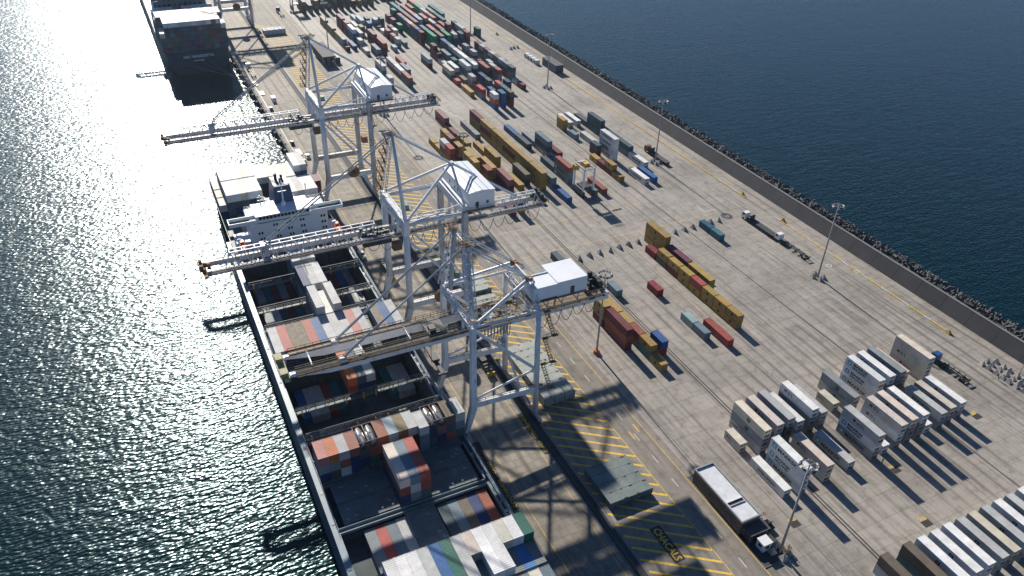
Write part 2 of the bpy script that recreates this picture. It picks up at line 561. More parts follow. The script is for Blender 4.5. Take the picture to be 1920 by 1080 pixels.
struct(lettering('CARGO', 1.3, 'line_yellow', (61.9, 125.0, .02), (0, 1, 0), (-1, 0, 0), yard, 0.03, fit=4.3))
for x, y, s in ((154.8, 82.6, '667'), (192.2, 87.6, '687'), (118.6, 80.2, '6G'), (113.6, 62.6, '61'), (148.0, 67.0, '700'), (182.4, 91.6 + 8, '661')):
    struct(MB().quad((x, y, .009), (x + 2.6, y, .009), (x + 2.6, y + 1.9, .009), (x, y + 1.9, .009)).build('bay_number_patch', 'patch_black', yard))
    struct(lettering(s, 1.6, 'line_yellow', (x + .3, y + 1.75, .015), (1, 0, 0), (0, 1, 0), yard, 0.02, fit=2.0))
    yard.children[-1].location.y = -1.4
for x, y in ((213.0, 165.4), (219.6, 158.5)):
    mb = MB()
    for k in range(20):
        a, b = k * math.pi / 10, (k + 1) * math.pi / 10
        mb.quad((x + .75 * math.cos(a), y + .75 * math.sin(a), .012), (x + 1.05 * math.cos(a), y + 1.05 * math.sin(a), .012),
                (x + 1.05 * math.cos(b), y + 1.05 * math.sin(b), .012), (x + .75 * math.cos(b), y + .75 * math.sin(b), .012))
    struct(mb.build('painted_ring', 'line_white', yard))
# yellow and white kerb towards the sea wall: each block is a piece
kerb_y, kerb_w = MB().box(-.2, 0, 0, .2, 2.9, .22).mesh('kerb_block'), MB().box(-.2, 0, 0, .2, 2.9, .22).mesh('kerb_block')
kerb_y.materials.append(MATS['line_yellow'])
kerb_w.materials.append(MATS['line_white'])
for k in range(40):
    y = 120.5 + 3.0 * k
    if 199 < y < 219:
        continue
    o = link('kerb_block', kerb_w if k % 3 == 2 else kerb_y, yard)
    o.matrix_parent_inverse = Matrix.Identity(4)
    o.location = (219.4, y, 0)
kf = MB()
for k in range(100):
    kf.box(219.2, 242 + 3 * k, 0, 219.6, 244.9 + 3 * k, .2)
stuff(kf.build('kerb_block_row', 'line_yellow', yard))

# ---------------- sea wall and armour
wl = tag(empty('sea_wall', (BWX, 300, 0)), 'long dark sloping concrete sea wall between the yard and the armour blocks', 'wall')
pan = MB().poly([(0, .04, 0), (0, 9.96, 0), (3.1, 9.96, 4.4), (3.1, .04, 4.4), (3.4, .04, -6), (3.4, 9.96, -6)],
                [(0, 1, 2, 3)[::-1], (3, 2, 5, 4)[::-1], (0, 3, 4), (1, 5, 2)]).mesh('panel')
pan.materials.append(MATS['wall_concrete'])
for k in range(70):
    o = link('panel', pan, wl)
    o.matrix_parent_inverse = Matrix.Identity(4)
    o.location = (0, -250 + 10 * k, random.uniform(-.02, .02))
MB().box(BWX + 3.0, 30, 4.1, BWX + 4.1, 1000, 4.55).build('crest', 'crest_concrete', wl)
struct(MB().poly([(BWX + 3.2, 0, 3.2), (BWX + 3.2, 1100, 3.2), (BWX + 8, 1100, 2.6), (BWX + 8, 0, 2.6), (BWX + 24, 1100, -6.5), (BWX + 24, 0, -6.5)],
                 [(0, 1, 2, 3)[::-1], (3, 2, 4, 5)[::-1]]).build('breakwater_mound', 'asphalt'))
def dolos(mb, c, s, rm):
    """an armour unit: a shank with two crossed flukes"""
    def P(x, y, z):
        return Vector(c) + rm @ Vector((x, y, z)) * s
    mb.tube(P(-.9, 0, 0), P(.9, 0, 0), .3 * s, n=5, cap=False)
    mb.tube(P(-.9, -1.0, 0), P(-.9, 1.0, 0), .32 * s, .26 * s, n=5)
    mb.tube(P(.9, 0, -1.0), P(.9, 0, 1.0), .32 * s, .26 * s, n=5)
def rnd_rot():
    return Matrix.Rotation(random.uniform(0, 6.28), 3, 'Z') @ Matrix.Rotation(random.uniform(-.9, .9), 3, 'X') @ Matrix.Rotation(random.uniform(-.9, .9), 3, 'Y')
dm = []
for k in range(6):
    mb = MB()
    dolos(mb, (0, 0, 0), 1.0, Matrix.Identity(3))
    me = mb.mesh('armour_block')
    me.materials.append(MATS['armour_concrete'])
    dm.append(me)
spots = []
y = 60.0
while y < 620:
    for k in range(7):
        x = BWX + 6.4 + 2.4 * k + random.uniform(-.8, .8)
        t = (x - (BWX + 8)) / 16
        z = (2.9 if t < 0 else 2.6 - t * 9.1) + random.uniform(.1, .9)
        if z > -5:
            spots.append((x, y + random.uniform(-.9, .9), z, random.uniform(1.05, 1.6)))
    y += 2.0
vis = [q for q in spots if in_view(q[0], q[1], 0.0)]
vis.sort(key=lambda q: q[0] ** 2 + q[1] ** 2 - 40 * (q[2] > -3) * q[2])
near_b = vis[:300]
ns = set(near_b)
for q in near_b:
    o = link('armour_block', dm[0])
    o.location = q[:3]
    o.scale = (q[3],) * 3
    o.rotation_euler = rnd_rot().to_euler()
    tag(o, 'dark concrete armour block heaped on the seaward slope of the sea wall', 'armour block', 'armour blocks on the breakwater slope')
mass = MB()
for q in spots:
    if q not in ns:
        dolos(mass, q[:3], q[3], rnd_rot())
o = stuff(mass.build('armour_block_mass', 'armour_concrete'))
o['label'], o['category'] = 'far heap of dark concrete armour blocks along the breakwater', 'armour blocks'

# ------------------------------------------------------------------ containers
C = {'Y': (0.40, 0.27, 0.075), 'khaki': (0.25, 0.21, 0.11), 'red': (0.40, 0.09, 0.07), 'crimson': (0.26, 0.035, 0.05), 'maroon': (0.16, 0.035, 0.045),
     'mauve': (0.26, 0.11, 0.12), 'pink': (0.46, 0.20, 0.17), 'rust': (0.32, 0.10, 0.065), 'orange': (0.60, 0.17, 0.06), 'purple': (0.19, 0.05, 0.10), 'brown': (0.17, 0.14, 0.11),
     'blue': (0.03, 0.12, 0.33), 'navy': (0.02, 0.045, 0.14), 'navyteal': (0.03, 0.11, 0.17), 'teal': (0.04, 0.17, 0.20), 'green': (0.02, 0.13, 0.10), 'bgreen': (0.02, 0.30, 0.16),
     'slate': (0.07, 0.11, 0.14), 'greyblue': (0.17, 0.24, 0.29), 'paleblue': (0.36, 0.50, 0.53), 'lblue': (0.36, 0.46, 0.54), 'grey': (0.26, 0.29, 0.31), 'dgrey': (0.09, 0.09, 0.085),
     'lgrey': (0.52, 0.54, 0.54), 'white': (0.82, 0.83, 0.83), 'cream': (0.68, 0.63, 0.55), 'lav': (0.50, 0.50, 0.66), 'skyblue': (0.10, 0.30, 0.62)}
CW = {'Y': 'yellow', 'lblue': 'light blue', 'lgrey': 'light grey', 'dgrey': 'dark grey', 'bgreen': 'bright green', 'greyblue': 'grey-blue', 'paleblue': 'pale blue',
      'navyteal': 'dark teal', 'rust': 'rust-red', 'lav': 'lavender', 'pink': 'faded pink', 'skyblue': 'bright blue', 'slate': 'slate-blue'}
ORD = ['first', 'second', 'third', 'fourth', 'fifth', 'sixth', 'seventh', 'eighth', 'ninth', 'tenth', 'eleventh', 'twelfth', 'thirteenth', 'fourteenth', 'fifteenth', 'sixteenth',
       'seventeenth', 'eighteenth', 'nineteenth', 'twentieth']
W = 2.438
def zigzag(mb, axis, L, H, w, off, z0, depth, pitch):
    """one corrugated panel: side walls (axis 'L'/'R') and roof ('T')"""
    n = max(2, int(L / pitch))
    p = L / n
    prof = []
    for k in range(n):
        prof += [(k * p, 0), (k * p + p * .36, 0), (k * p + p * .5, depth), (k * p + p * .86, depth)]
    prof.append((L, 0))
    pts, fs = [], []
    for a, d in prof:
        if axis == 'L':
            pts += [(off + d, a, z0), (off + d, a, z0 + H)]
        elif axis == 'R':
            pts += [(off - d, a, z0), (off - d, a, z0 + H)]
        else:
            pts += [(.05, a, off - d), (w - .05, a, off - d)]
    for k in range(len(prof) - 1):
        q = (2 * k, 2 * k + 1, 2 * k + 3, 2 * k + 2)
        fs.append(q if axis != 'L' else q[::-1])
    mb.poly(pts, fs)

def container_mesh(L, H, kind):
    mb = MB()
    w = W
    if kind == 'reefer':                              # smooth panels
        mb.box(.03, .05, .14, w - .03, L - .05, H - .03)
        k = int(L / 1.5)
        for i in range(1, k):
            y = L * i / k
            mb.box(.012, y - .03, .16, .05, y + .03, H - .08)
    else:
        zigzag(mb, 'L', L, H - .2, w, .035, .12, .045, .56)
        zigzag(mb, 'R', L, H - .2, w, w - .035, .12, .045, .56)
        if kind == 'dry':
            zigzag(mb, 'T', L, H, w, H - .03, 0, .022, .5)
        mb.quad((.05, L - .04, .1), (.05, L - .04, H - .05), (w - .05, L - .04, H - .05), (w - .05, L - .04, .1))
        mb.quad((.05, .06, .1), (w - .05, .06, .1), (w - .05, .06, H - .05), (.05, .06, H - .05))
        mb.quad((.05, .05, .14), (.05, L - .05, .14), (w - .05, L - .05, .14), (w - .05, .05, .14))
        if kind == 'open':
            mb.quad((.05, .05, H - .22), (w - .05, .05, H - .22), (w - .05, L - .05, H - .22), (.05, L - .05, H - .22))
    for x in (0, w - .13):                            # corner posts, rails and corner castings
        for y in (0, L - .13):
            mb.box(x, y, .0, x + .13, y + .13, H)
            for z in (0, H - .12):
                mb.box(x - .004, y - .004, z, x + .17, y + .17, z + .125)
    for x in (.004, w - .084):
        mb.box(x, .13, H - .1, x + .08, L - .13, H - .004)
        mb.box(x, .13, .01, x + .08, L - .13, .15)
    for y in (.006, L - .1):
        mb.box(.13, y, H - .12, w - .13, y + .094, H - .006)
        mb.box(.13, y, .012, w - .13, y + .094, .16)
    return mb.mesh('container_body')

def door_mesh(H, side):
    mb = MB()
    x0, x1 = (.14, W / 2 - .01) if side == 0 else (W / 2 + .01, W - .14)
    mb.box(x0, -.012, .17, x1, .05, H - .13)
    for fx in (.3, .72):
        x = x0 + (x1 - x0) * fx
        mb.tube((x, -.045, .2), (x, -.045, H - .16), .028, n=5)
        mb.box(x - .05, -.06, 1.05, x + .2, -.02, 1.12)
    return mb.mesh('door')

def unit_mesh(H):
    """machinery end of a refrigerated box: recess, fan grille, hatches"""
    mb = MB()
    mb.box(.2, -.01, .25, W - .2, .05, H - .2)
    return mb.mesh('refrigeration_unit')
def grille_mesh(H):
    mb = MB()
    for k in range(7):
        z = .35 + .13 * k
        mb.box(.4, -.03, z, W - .4, .0, z + .08)
    mb.tube((W * .66, -.03, H - .62), (W * .66, .01, H - .62), .3, n=10)
    mb.box(.35, -.03, H - .95, 1.05, 0, H - .45)
    return mb.mesh('vent_grille')

CM = {}
LEN = {20: 6.058, 40: 12.192}
def cmesh(L, H, kind):
    k = (L, H, kind)
    if k not in CM:
        me = container_mesh(LEN[L], H, kind)
        me.materials.append(MATS['container_paint'])
        ds = []
        if kind == 'reefer':
            a, b = unit_mesh(H), grille_mesh(H)
            a.materials.append(MATS['container_paint'])
            b.materials.append(MATS['dark_steel'])
            ds = [('refrigeration_unit', a), ('vent_grille', b)]
        else:
            for s_ in (0, 1):
                d = door_mesh(H, s_)
                d.materials.append(MATS['container_paint'])
                ds.append(('door', d))
        if kind == 'open':
            t = MB().box(.12, .14, H - .2, W - .12, LEN[L] - .14, H - .09).mesh('tarpaulin')
            t.materials.append(MATS['tarp'])
            ds.append(('tarpaulin', t))
        CM[k] = (me, ds)
    return CM[k]

MASS = MB()
MASS_TINT = []
def add_mass(x, y, z, L, H, col):
    """far boxes: still real boxes with rails and ribs, joined"""
    n0 = len(MASS.f)
    l = LEN[L]
    MASS.box(x + .03, y + .03, z + .1, x + W - .03, y + l - .03, z + H - .04)
    for xx in (x, x + W - .12):
        for yy in (y, y + l - .12):
            MASS.box(xx, yy, z, xx + .12, yy + .12, z + H)
        MASS.box(xx, y + .12, z + H - .1, xx + .12, y + l - .12, z + H)
    k = int(l / 1.2)
    for i in range(k):
        yy = y + .4 + i * (l - .8) / (k - 1)
        MASS.box(x + .005, yy - .12, z + .15, x + .04, yy + .12, z + H - .12)
        MASS.box(x + .15, yy - .1, z + H - .05, x + W - .15, yy + .1, z + H - .02)
    MASS.box(x + W / 2 - .02, y + .0, z + .15, x + W / 2 + .02, y + .04, z + H - .12)
    MASS_TINT.extend([col] * (len(MASS.f) - n0))

def vary(c, a=.13):
    k = 1 + random.uniform(-a, a)
    s_ = 0.045 if max(c) - min(c) > .12 else 0.008
    return tuple(max(0, min(1, v * k * (1 + random.uniform(-s_, s_)))) for v in c)

MARK = {}
def put_container(x, y, z, L, H, cname, label, group, kind='dry', parts=True, mark=None, jitter=True):
    me, ds = cmesh(L, H, kind)
    o = link('refrigerated_container' if kind == 'reefer' else ('open_top_container' if kind == 'open' else 'shipping_container'), me)
    o.location = (x + (random.uniform(-.06, .06) if jitter else 0), y + (random.uniform(-.07, .07) if jitter else 0), z)
    o.color = (*vary(C[cname]), 1)
    tag(o, label, 'reefer' if kind == 'reefer' else 'container', group)
    if parts or kind == 'open':
        for nm, dmesh in ds:
            d = bpy.data.objects.new(nm, dmesh)
            COL.objects.link(d)
            d.parent = o
            d.color = o.color if nm != 'vent_grille' else (0, 0, 0, 1)
    if mark:
        l = LEN[L]
        for s, size, mt, fy, fz, fit in mark:
            key = (s, size, mt, fit)
            if key not in MARK:
                if s.startswith('#'):
                    mb = MB()
                    if s == '#star':                    # seven-pointed star panel
                        mb.quad((0, 0, 0), (0, -1.5, 0), (0, -1.5, 1.45), (0, 0, 1.45))
                        t = mb.mesh('emblem')
                        t.materials.append(MATS['letter_blue'])
                        sb = MB()
                        pts = []
                        for k in range(14):
                            a = math.pi * k / 7
                            r_ = .55 if k % 2 == 0 else .25
                            pts.append((-.006, -.75 - r_ * math.sin(a), .72 + r_ * math.cos(a)))
                        pts.append((-.006, -.75, .72))
                        sb.poly(pts, [(k, (k + 1) % 14, 14) for k in range(14)])
                        t2 = sb.mesh('emblem_star')
                        t2.materials.append(MATS['letter_white'])
                        MARK[key] = (t, t2)
                    elif s == '#square':                # small dark shield mark
                        mb.quad((0, 0, 0), (0, -1.15, 0), (0, -1.15, 1.15), (0, 0, 1.15))
                        t = mb.mesh('emblem')
                        t.materials.append(MATS['letter_black'])
                        sb = MB()
                        for zz in (.22, .52, .82):
                            sb.quad((-.006, -.2, zz), (-.006, -.9, zz), (-.006, -.9, zz + .1), (-.006, -.2, zz + .1))
                        t2 = sb.mesh('emblem_bar')
                        t2.materials.append(MATS['container_paint'])
                        MARK[key] = (t, t2)
                    elif s == '#door':                  # small dark mark amidships of the yellow boxes
                        mb.quad((0, 0, 0), (0, -.85, 0), (0, -.85, .95), (0, 0, .95))
                        t = mb.mesh('emblem')
                        t.materials.append(MATS['letter_black'])
                        MARK[key] = (t,)
                    else:                               # round crest
                        pts = [(0, -.55 + .5 * math.cos(k * math.pi / 6), .55 + .5 * math.sin(k * math.pi / 6)) for k in range(12)]
                        mb.poly(pts, [tuple(range(12))])
                        t = mb.mesh('emblem')
                        t.materials.append(MATS['letter_maroon'])
                        MARK[key] = (t,)
                else:
                    me2 = text_mesh(s, size, .035).copy()
                    me2.materials.clear()
                    me2.materials.append(MATS[mt])
                    xs = [v.co.x for v in me2.vertices]
                    kx = fit / (max(xs) - min(xs))
                    for v in me2.vertices:
                        v.co = Vector((0, -v.co.x * kx, v.co.y))
                    MARK[key] = (me2,)
            par = o
            for j, t in enumerate(MARK[key]):
                d = bpy.data.objects.new('lettering' if not s.startswith('#') else ('emblem' if j == 0 else 'emblem_detail'), t)
                COL.objects.link(d)
                d.parent = par
                d.color = o.color
                if j == 0:
                    d.location = (-.006, l * (1 - fy), H * fz)
                    par = d
    return o

def marks(kind, cname, tier, i):
    if kind == 'maersk':
        return [('#star', 0, '', .07, .28, 0), ('MAERSK', 1.5, 'letter_black', .23, .33, 6.9)]
    if kind == 'sealand':
        return [('#star', 0, '', .07, .28, 0), ('MAERSK', 1.15, 'letter_black', .23, .52, 5.4), ('SEALAND', .95, 'letter_black', .23, .2, 4.8)]
    if kind == 'mol':
        return [('M O L', 1.35, 'letter_black', .14, .40, 3.2)]
    if kind == 'crest':
        return [('#crest', 0, '', .30, .36, 0), ('M O L', 1.0, 'letter_maroon', .42, .36, 2.7)]
    if kind == 'evergreen':
        return [('EVERGREEN', 1.25, 'letter_green', .22, .33, 6.4)]
    if kind == 'square':
        return [('#square', 0, '', .46, .3, 0)]
    if kind == 'square20':
        return [('M O L', .9, 'letter_black', .12, .45, 2.0)]
    if kind == 'hyundai':
        return [('HYUNDAI', .7, 'letter_black', .06, .55, 2.4)]
    if kind == 'door':
        return [('#door', 0, '', .45, .35, 0)]
    if kind == 'hanjin':
        return [('HANJIN', 1.3, 'letter_white', .2, .3, 6.0)]
    return None

YARD={
'mid':'143.8,173.7,20,crimson;143.8,154.4,20,paleblue;143.8,148.1,20,greyblue;148.1,142.2,40,red;156.6,148.5,20,Y/Y;156.6,154.7,20,Y/Y;156.6,161.0,20,Y/Y;156.6,167.5,20,red/Y;160.9,194.6,40,Y/Y/Y;156.6,193.9,20,crimson;156.6,186.8,20,Y/dgrey;156.6,180.3,20,Y/maroon;156.6,173.9,20,Y/Y;160.9,181.3,40,purple/maroon;160.9,168.6,40,Y/Y;186.5,201.3,20,navyteal;186.5,194.9,20,teal;118.2,153.7,40,maroon/rust/maroon;122.5,166.0,40,Y/maroon;122.5,159.5,20,Y/maroon;122.5,153.3,20,rust/brown;122.5,147.0,20,Y/teal;122.5,140.8,20,Y;126.7,147.2,20,blue/crimson;118.2,166.8,20,Y/Y/maroon;131.0,179.0,20,greyblue;122.5,203.5,20,slate',
'reefer':'122.5,105.4,20,cream;126.7,102.4,40,cream/grey/lgrey;131.0,102.7,40,cream/grey/grey;135.3,103.1,40,lgrey/slate/slate;139.6,103.5,40,white/grey;143.8,103.3,40,white/grey/grey;148.1,103.6,40,lgrey/grey;156.6,107.0,20,cream;160.9,104.5,40,grey/lgrey;169.4,104.5,40,white/white/white;173.7,104.7,40,white/grey/grey;178.0,104.8,40,grey/grey/grey;182.2,106.5,40,cream/grey;190.8,105.7,40,cream/cream/cream;152.4,88.8,40,lgrey/white/grey;160.9,89.2,40,cream/white/grey;165.2,89.5,40,cream/grey/grey;169.4,89.6,40,white/grey/grey;178.0,89.8,40,lgrey/grey;182.2,90.2,40,cream/grey;186.5,90.5,40,white/grey;156.6,89.3,20,white;173.7,90.2,20,white;122.5,88.5,40,white,2.6;126.7,87.8,40,white/white/white;135.3,88.3,40,cream/cream;143.8,88.6,40,lgrey',
'row':'126.5,51.2,40,brown/lgrey;133.6,51.2,40,brown/teal;138.0,51.2,40,white/grey;142.3,51.2,40,white/grey;146.6,51.2,40,white/white;151.0,51.2,40,lgrey/grey;155.0,51.2,40,cream/grey;159.4,51.2,40,lgrey/grey;163.9,51.2,40,white/grey;168.1,51.2,40,lgrey/grey;172.6,51.2,40,white/white',
'yellow':'148.1,243.1,40,blue;148.1,256.5,20,grey/greyblue;143.8,269.7,40,Y/Y/Y;165.2,244.1,40,rust;160.9,244.5,20,greyblue;122.5,242.2,20,purple;126.7,242.8,20,blue/Y;143.8,319.2,40,maroon/Y/Y;143.8,306.9,40,Y/maroon/Y;143.8,294.5,40,Y/Y/Y;143.8,282.1,40,Y/maroon/Y;143.8,257.3,40,Y/Y/Y;156.6,307.8,40,blue;156.6,295.4,40,slate;160.9,297.4,40,grey;160.9,284.3,40,greyblue/slate/grey;165.2,281.9,40,maroon;160.9,275.7,20,blue;156.6,270.2,40,slate;156.6,257.8,40,rust/greyblue/greyblue;135.3,283.4,40,Y/Y;139.5,314.0,20,grey;129.3,274.5,40,Y/Y;135.3,295.8,40,Y;139.5,263.5,40,brown/dgrey;131.0,261.5,40,mauve/maroon;126.8,273.0,20,rust/Y;135.3,260.6,40,Y;131.0,319.0,40,maroon;139.5,320.3,40,grey;129.3,301.4,40,Y/Y;122.5,309.5,20,Y/Y/Y;122.5,303.1,20,mauve/Y/Y;122.5,294.0,20,Y/Y/navy;118.2,299.4,20,lgrey/purple/Y;118.2,293.2,20,red/rust/Y;118.2,312.9,20,Y;118.2,306.0,20,Y;131.0,331.4,40,mauve/maroon;126.8,286.0,40,Y/Y;122.5,283.5,20,Y/Y/Y;122.5,277.0,20,Y/Y/Y',
'white':'182.2,308.2,20,Y/Y;186.5,309.7,40,white,2.9;190.8,310.0,40,white,2.9;182.2,296.8,20,greyblue;195.1,308.0,40,slate;195.1,295.6,40,slate/slate/slate;195.1,283.2,40,slate/slate;195.1,270.8,40,slate/greyblue;186.5,287.2,40,lgrey;182.2,277.1,20,slate/maroon;186.5,270.2,40,white/white/white/white;178.0,270.0,20,Y;178.0,257.4,20,Y/maroon;178.0,251.1,20,Y;195.1,258.4,40,white,2.9;186.5,244.9,40,white,2.9;190.8,245.0,40,blue;178.0,263.7,20,maroon',
'upper':'154.5,413.6,40,lblue/maroon;163.0,427.2,20,maroon/maroon/maroon;163.0,421.0,20,maroon/maroon;163.0,408.6,40,lgrey;167.3,416.4,40,greyblue/green;167.3,407.0,20,green/green;171.6,432.8,20,blue/slate/slate;171.6,426.5,20,slate/slate/slate;171.6,420.3,20,lblue/slate/slate;171.6,401.6,40,white/slate/grey;171.6,395.3,20,lblue/grey/slate;171.6,389.1,20,white/slate/slate;175.9,382.5,40,rust/slate/maroon;175.9,394.9,40,mauve/maroon;171.6,414.0,20,cream/blue/slate;167.3,388.6,40,white/greyblue/greyblue;180.1,420.3,20,grey/greyblue/maroon;180.1,409.3,20,lgrey/slate/navy;180.1,403.0,20,mauve/slate;184.4,396.7,20,lgrey/slate;180.1,383.3,20,lgrey/slate/slate;180.1,376.6,20,red/grey/greyblue;188.7,421.9,20,maroon/slate/slate;188.7,415.6,20,lgrey/maroon/slate;188.7,408.7,20,mauve/greyblue/slate;188.7,402.4,20,lgrey/slate/maroon;188.7,396.2,20,brown/greyblue/maroon;188.7,389.9,20,lblue/slate/maroon;188.7,383.7,20,grey/slate/maroon;188.7,377.4,20,slate/greyblue/slate;158.8,391.6,40,cream/slate;163.0,395.1,40,white/maroon;158.8,382.7,20,red;163.0,382.7,40,brown;163.0,372.1,20,lgrey/grey/grey;171.6,376.7,40,navy/navy;171.6,370.2,20,slate/navy;158.8,364.8,40,Y;163.0,359.7,40,red/grey;167.3,356.9,20,blue/rust;163.0,344.3,20,white/orange/blue;167.3,344.6,20,blue/blue/blue;171.6,357.3,20,red/slate/maroon;171.6,350.9,20,teal/navy/maroon;171.6,344.5,20,brown/maroon/maroon;180.1,364.9,20,navy/navy;188.7,370.9,20,lgrey;188.7,364.6,20,maroon',
'green':'165.2,504.4,20,green/green/green;160.9,493.1,20,mauve/maroon;160.9,480.8,20,bgreen/green;160.9,502.8,20,purple/slate;165.2,491.8,20,mauve/slate/green;165.2,485.5,20,teal/green/green;165.2,479.3,20,pink/slate/green;165.2,473.0,20,lgrey/slate/green;165.2,466.8,20,red/teal/green;165.2,460.5,20,blue/blue/slate;165.2,453.5,20,maroon/maroon/maroon;169.4,468.9,20,lgrey;169.4,512.3,40,teal/green/green;169.4,499.9,40,teal/green/green;169.4,487.5,40,mauve/maroon/green;169.4,475.1,40,mauve/maroon/maroon;169.4,456.5,40,teal/green/green;169.4,444.1,40,bgreen/bgreen/bgreen;173.7,504.3,40,pink/maroon/maroon;173.7,491.9,40,pink/maroon/navy;173.7,479.4,40,lblue/slate/navy;178.0,493.5,40,navy;173.7,456.0,40,pink/maroon/maroon;173.7,442.8,40,mauve/maroon/maroon;178.0,505.9,40,mauve/maroon/navy;178.0,481.1,40,pink/maroon/navy;182.2,477.3,40,lgrey/maroon;182.2,463.0,40,mauve/maroon;178.0,442.9,40,bgreen/green/green;186.5,526.7,40,pink/maroon;186.5,501.9,40,lgrey/navy;186.5,489.1,40,pink/maroon;186.5,469.5,40,rust/maroon;182.2,443.2,20,lgrey/navy/navy;186.5,514.3,40,bgreen/green;190.8,501.1,40,grey/green;190.8,482.5,40,teal/green;186.5,463.2,20,mauve/maroon/maroon;186.5,443.4,20,slate/navy/navy;195.1,508.3,40,teal/green;195.1,495.8,40,teal/green;190.8,494.9,20,green/green;195.1,473.5,20,green/green;190.8,444.3,20,rust/maroon/maroon;195.1,461.1,40,lgrey/navy;203.6,456.7,20,green/green',
'left':'120.3,505.6,40,khaki/khaki;120.3,487.7,40,khaki/khaki;120.3,470.9,40,khaki/grey;120.3,464.7,20,grey/greyblue;120.3,458.4,20,maroon;124.6,458.6,40,blue;128.9,497.3,40,purple/purple/maroon;128.9,487.6,20,mauve/maroon/slate;128.9,473.0,40,white/blue/navy;137.4,496.7,40,lgrey;141.7,498.6,40,lblue/greyblue;133.2,473.2,40,lgrey/teal;137.4,485.2,20,khaki/brown;141.7,511.9,40,lblue;128.9,459.5,20,lgrey/maroon;128.9,447.1,40,lgrey;137.4,459.7,40,mauve/maroon/maroon;137.4,441.4,40,red/maroon/maroon;133.2,439.6,40,greyblue/navy;141.7,453.8,20,khaki;141.7,482.1,20,blue/navy/maroon;146.0,501.1,20,slate/slate;150.2,497.4,20,lblue/slate;154.5,497.7,20,slate/slate;150.2,491.1,20,slate;150.2,472.0,20,mauve/maroon;150.2,481.3,20,white;154.5,479.1,20,mauve/teal;154.5,471.6,20,white/teal;150.2,461.4,20,pink/maroon;150.2,453.9,20,lgrey/greyblue;146.0,448.2,20,lblue;154.5,454.7,20,greyblue;124.6,410.8,20,lgrey/blue/blue;124.6,404.5,20,lgrey/teal/greyblue;124.6,392.6,20,lgrey/teal;133.9,413.8,40,lgrey/maroon;133.9,401.4,40,white/maroon;133.9,389.0,40,rust/teal;141.7,421.1,40,rust;137.4,401.5,40,greyblue/slate',
'top':'115.6,543.0,40,khaki/dgrey/dgrey;119.9,543.2,40,slate/khaki;124.1,543.4,40,khaki/khaki/dgrey;128.4,543.6,40,khaki/slate/dgrey;132.7,543.8,40,dgrey/khaki/dgrey;136.9,544.0,40,khaki/dgrey/slate;141.2,544.2,40,dgrey/dgrey/purple;145.5,544.4,40,dgrey/slate/dgrey;149.8,544.6,40,maroon/slate;154.0,544.8,40,khaki/brown;158.3,545.0,40,brown/dgrey;162.6,545.2,40,khaki/dgrey;169.5,560.0,20,slate/brown;173.8,562.0,20,khaki/slate;178.0,564.0,20,dgrey/khaki/dgrey;176.0,548.0,40,slate/navy/dgrey;180.3,552.0,40,navy/slate;184.5,556.0,40,dgrey/slate',
}

# lettering on the reefers, by (row x, stack y): marks of the tiers from the top
RM = {(122.5, 105.4): ['square20'], (126.7, 102.4): ['square', 'square', 'hyundai'], (131.0, 102.7): ['crest'], (143.8, 103.3): ['mol', 'hyundai'], (156.6, 107.0): ['square20'],
      (160.9, 104.5): ['square', 'square'], (169.4, 104.5): ['sealand', 'sealand', 'maersk'], (173.7, 104.7): ['mol'], (178.0, 104.8): ['square'], (190.8, 105.7): [None, 'mol', 'crest'],
      (152.4, 88.8): ['crest', 'sealand', 'maersk'], (160.9, 89.2): ['mol', 'mol'], (165.2, 89.5): ['crest'], (169.4, 89.6): ['crest'], (178.0, 89.8): ['evergreen'], (182.2, 90.2): ['square'], (186.5, 90.5): ['crest'],
      (122.5, 88.5): ['evergreen'], (126.7, 87.8): ['maersk', 'sealand', 'maersk'], (135.3, 88.3): ['mol', 'mol'], (143.8, 88.6): ['maersk'],
      (138.0, 51.2): ['square'], (142.3, 51.2): ['square'], (151.0, 51.2): ['square'], (159.4, 51.2): ['square'], (163.9, 51.2): ['square'], (168.1, 51.2): ['evergreen']}
WM = {(156.6, 257.8): [None, 'maersk', 'maersk'], (186.5, 270.2): ['maersk', 'maersk', 'sealand', 'maersk'], (195.1, 258.4): ['maersk'], (186.5, 244.9): ['maersk'], (160.9, 284.3): [None, None, 'hanjin']}
BLOCK = {'mid': 'centre lane block', 'reefer': 'reefer block', 'row': 'bottom-right reefer row', 'yellow': 'yellow box block', 'white': 'sea-wall side block', 'upper': 'upper right block',
         'green': 'far green block', 'left': 'far left block', 'top': 'topmost row'}
BUDGET = [0]
LIMIT = 130                                           # yard boxes built one by one; the ship takes the rest of the 300
pool = []
for b, s in YARD.items():
    st = []
    for q in s.split(';'):
        f = q.split(',')
        st.append((float(f[0]), float(f[1]), int(f[2]), f[3].split('/'), float(f[4]) if len(f) > 4 else (2.9 if b in ('reefer', 'row') else 2.6)))
    xs = sorted({q[0] for q in st})
    for x in xs:
        row = sorted([q for q in st if q[0] == x], key=lambda q: q[1])
        for j, (x_, y_, L, cols, h) in enumerate(row):
            pool.append((b, xs.index(x), j, x_, y_, L, cols, h))
pool.sort(key=lambda q: q[3] ** 2 + q[4] ** 2)
def tier_word(k, n):
    if n == 1:
        return 'single tier'
    return {0: 'top tier', n - 1: 'bottom tier'}.get(k, 'middle tier' if n == 3 else ('upper middle tier' if k == 1 else 'lower middle tier'))
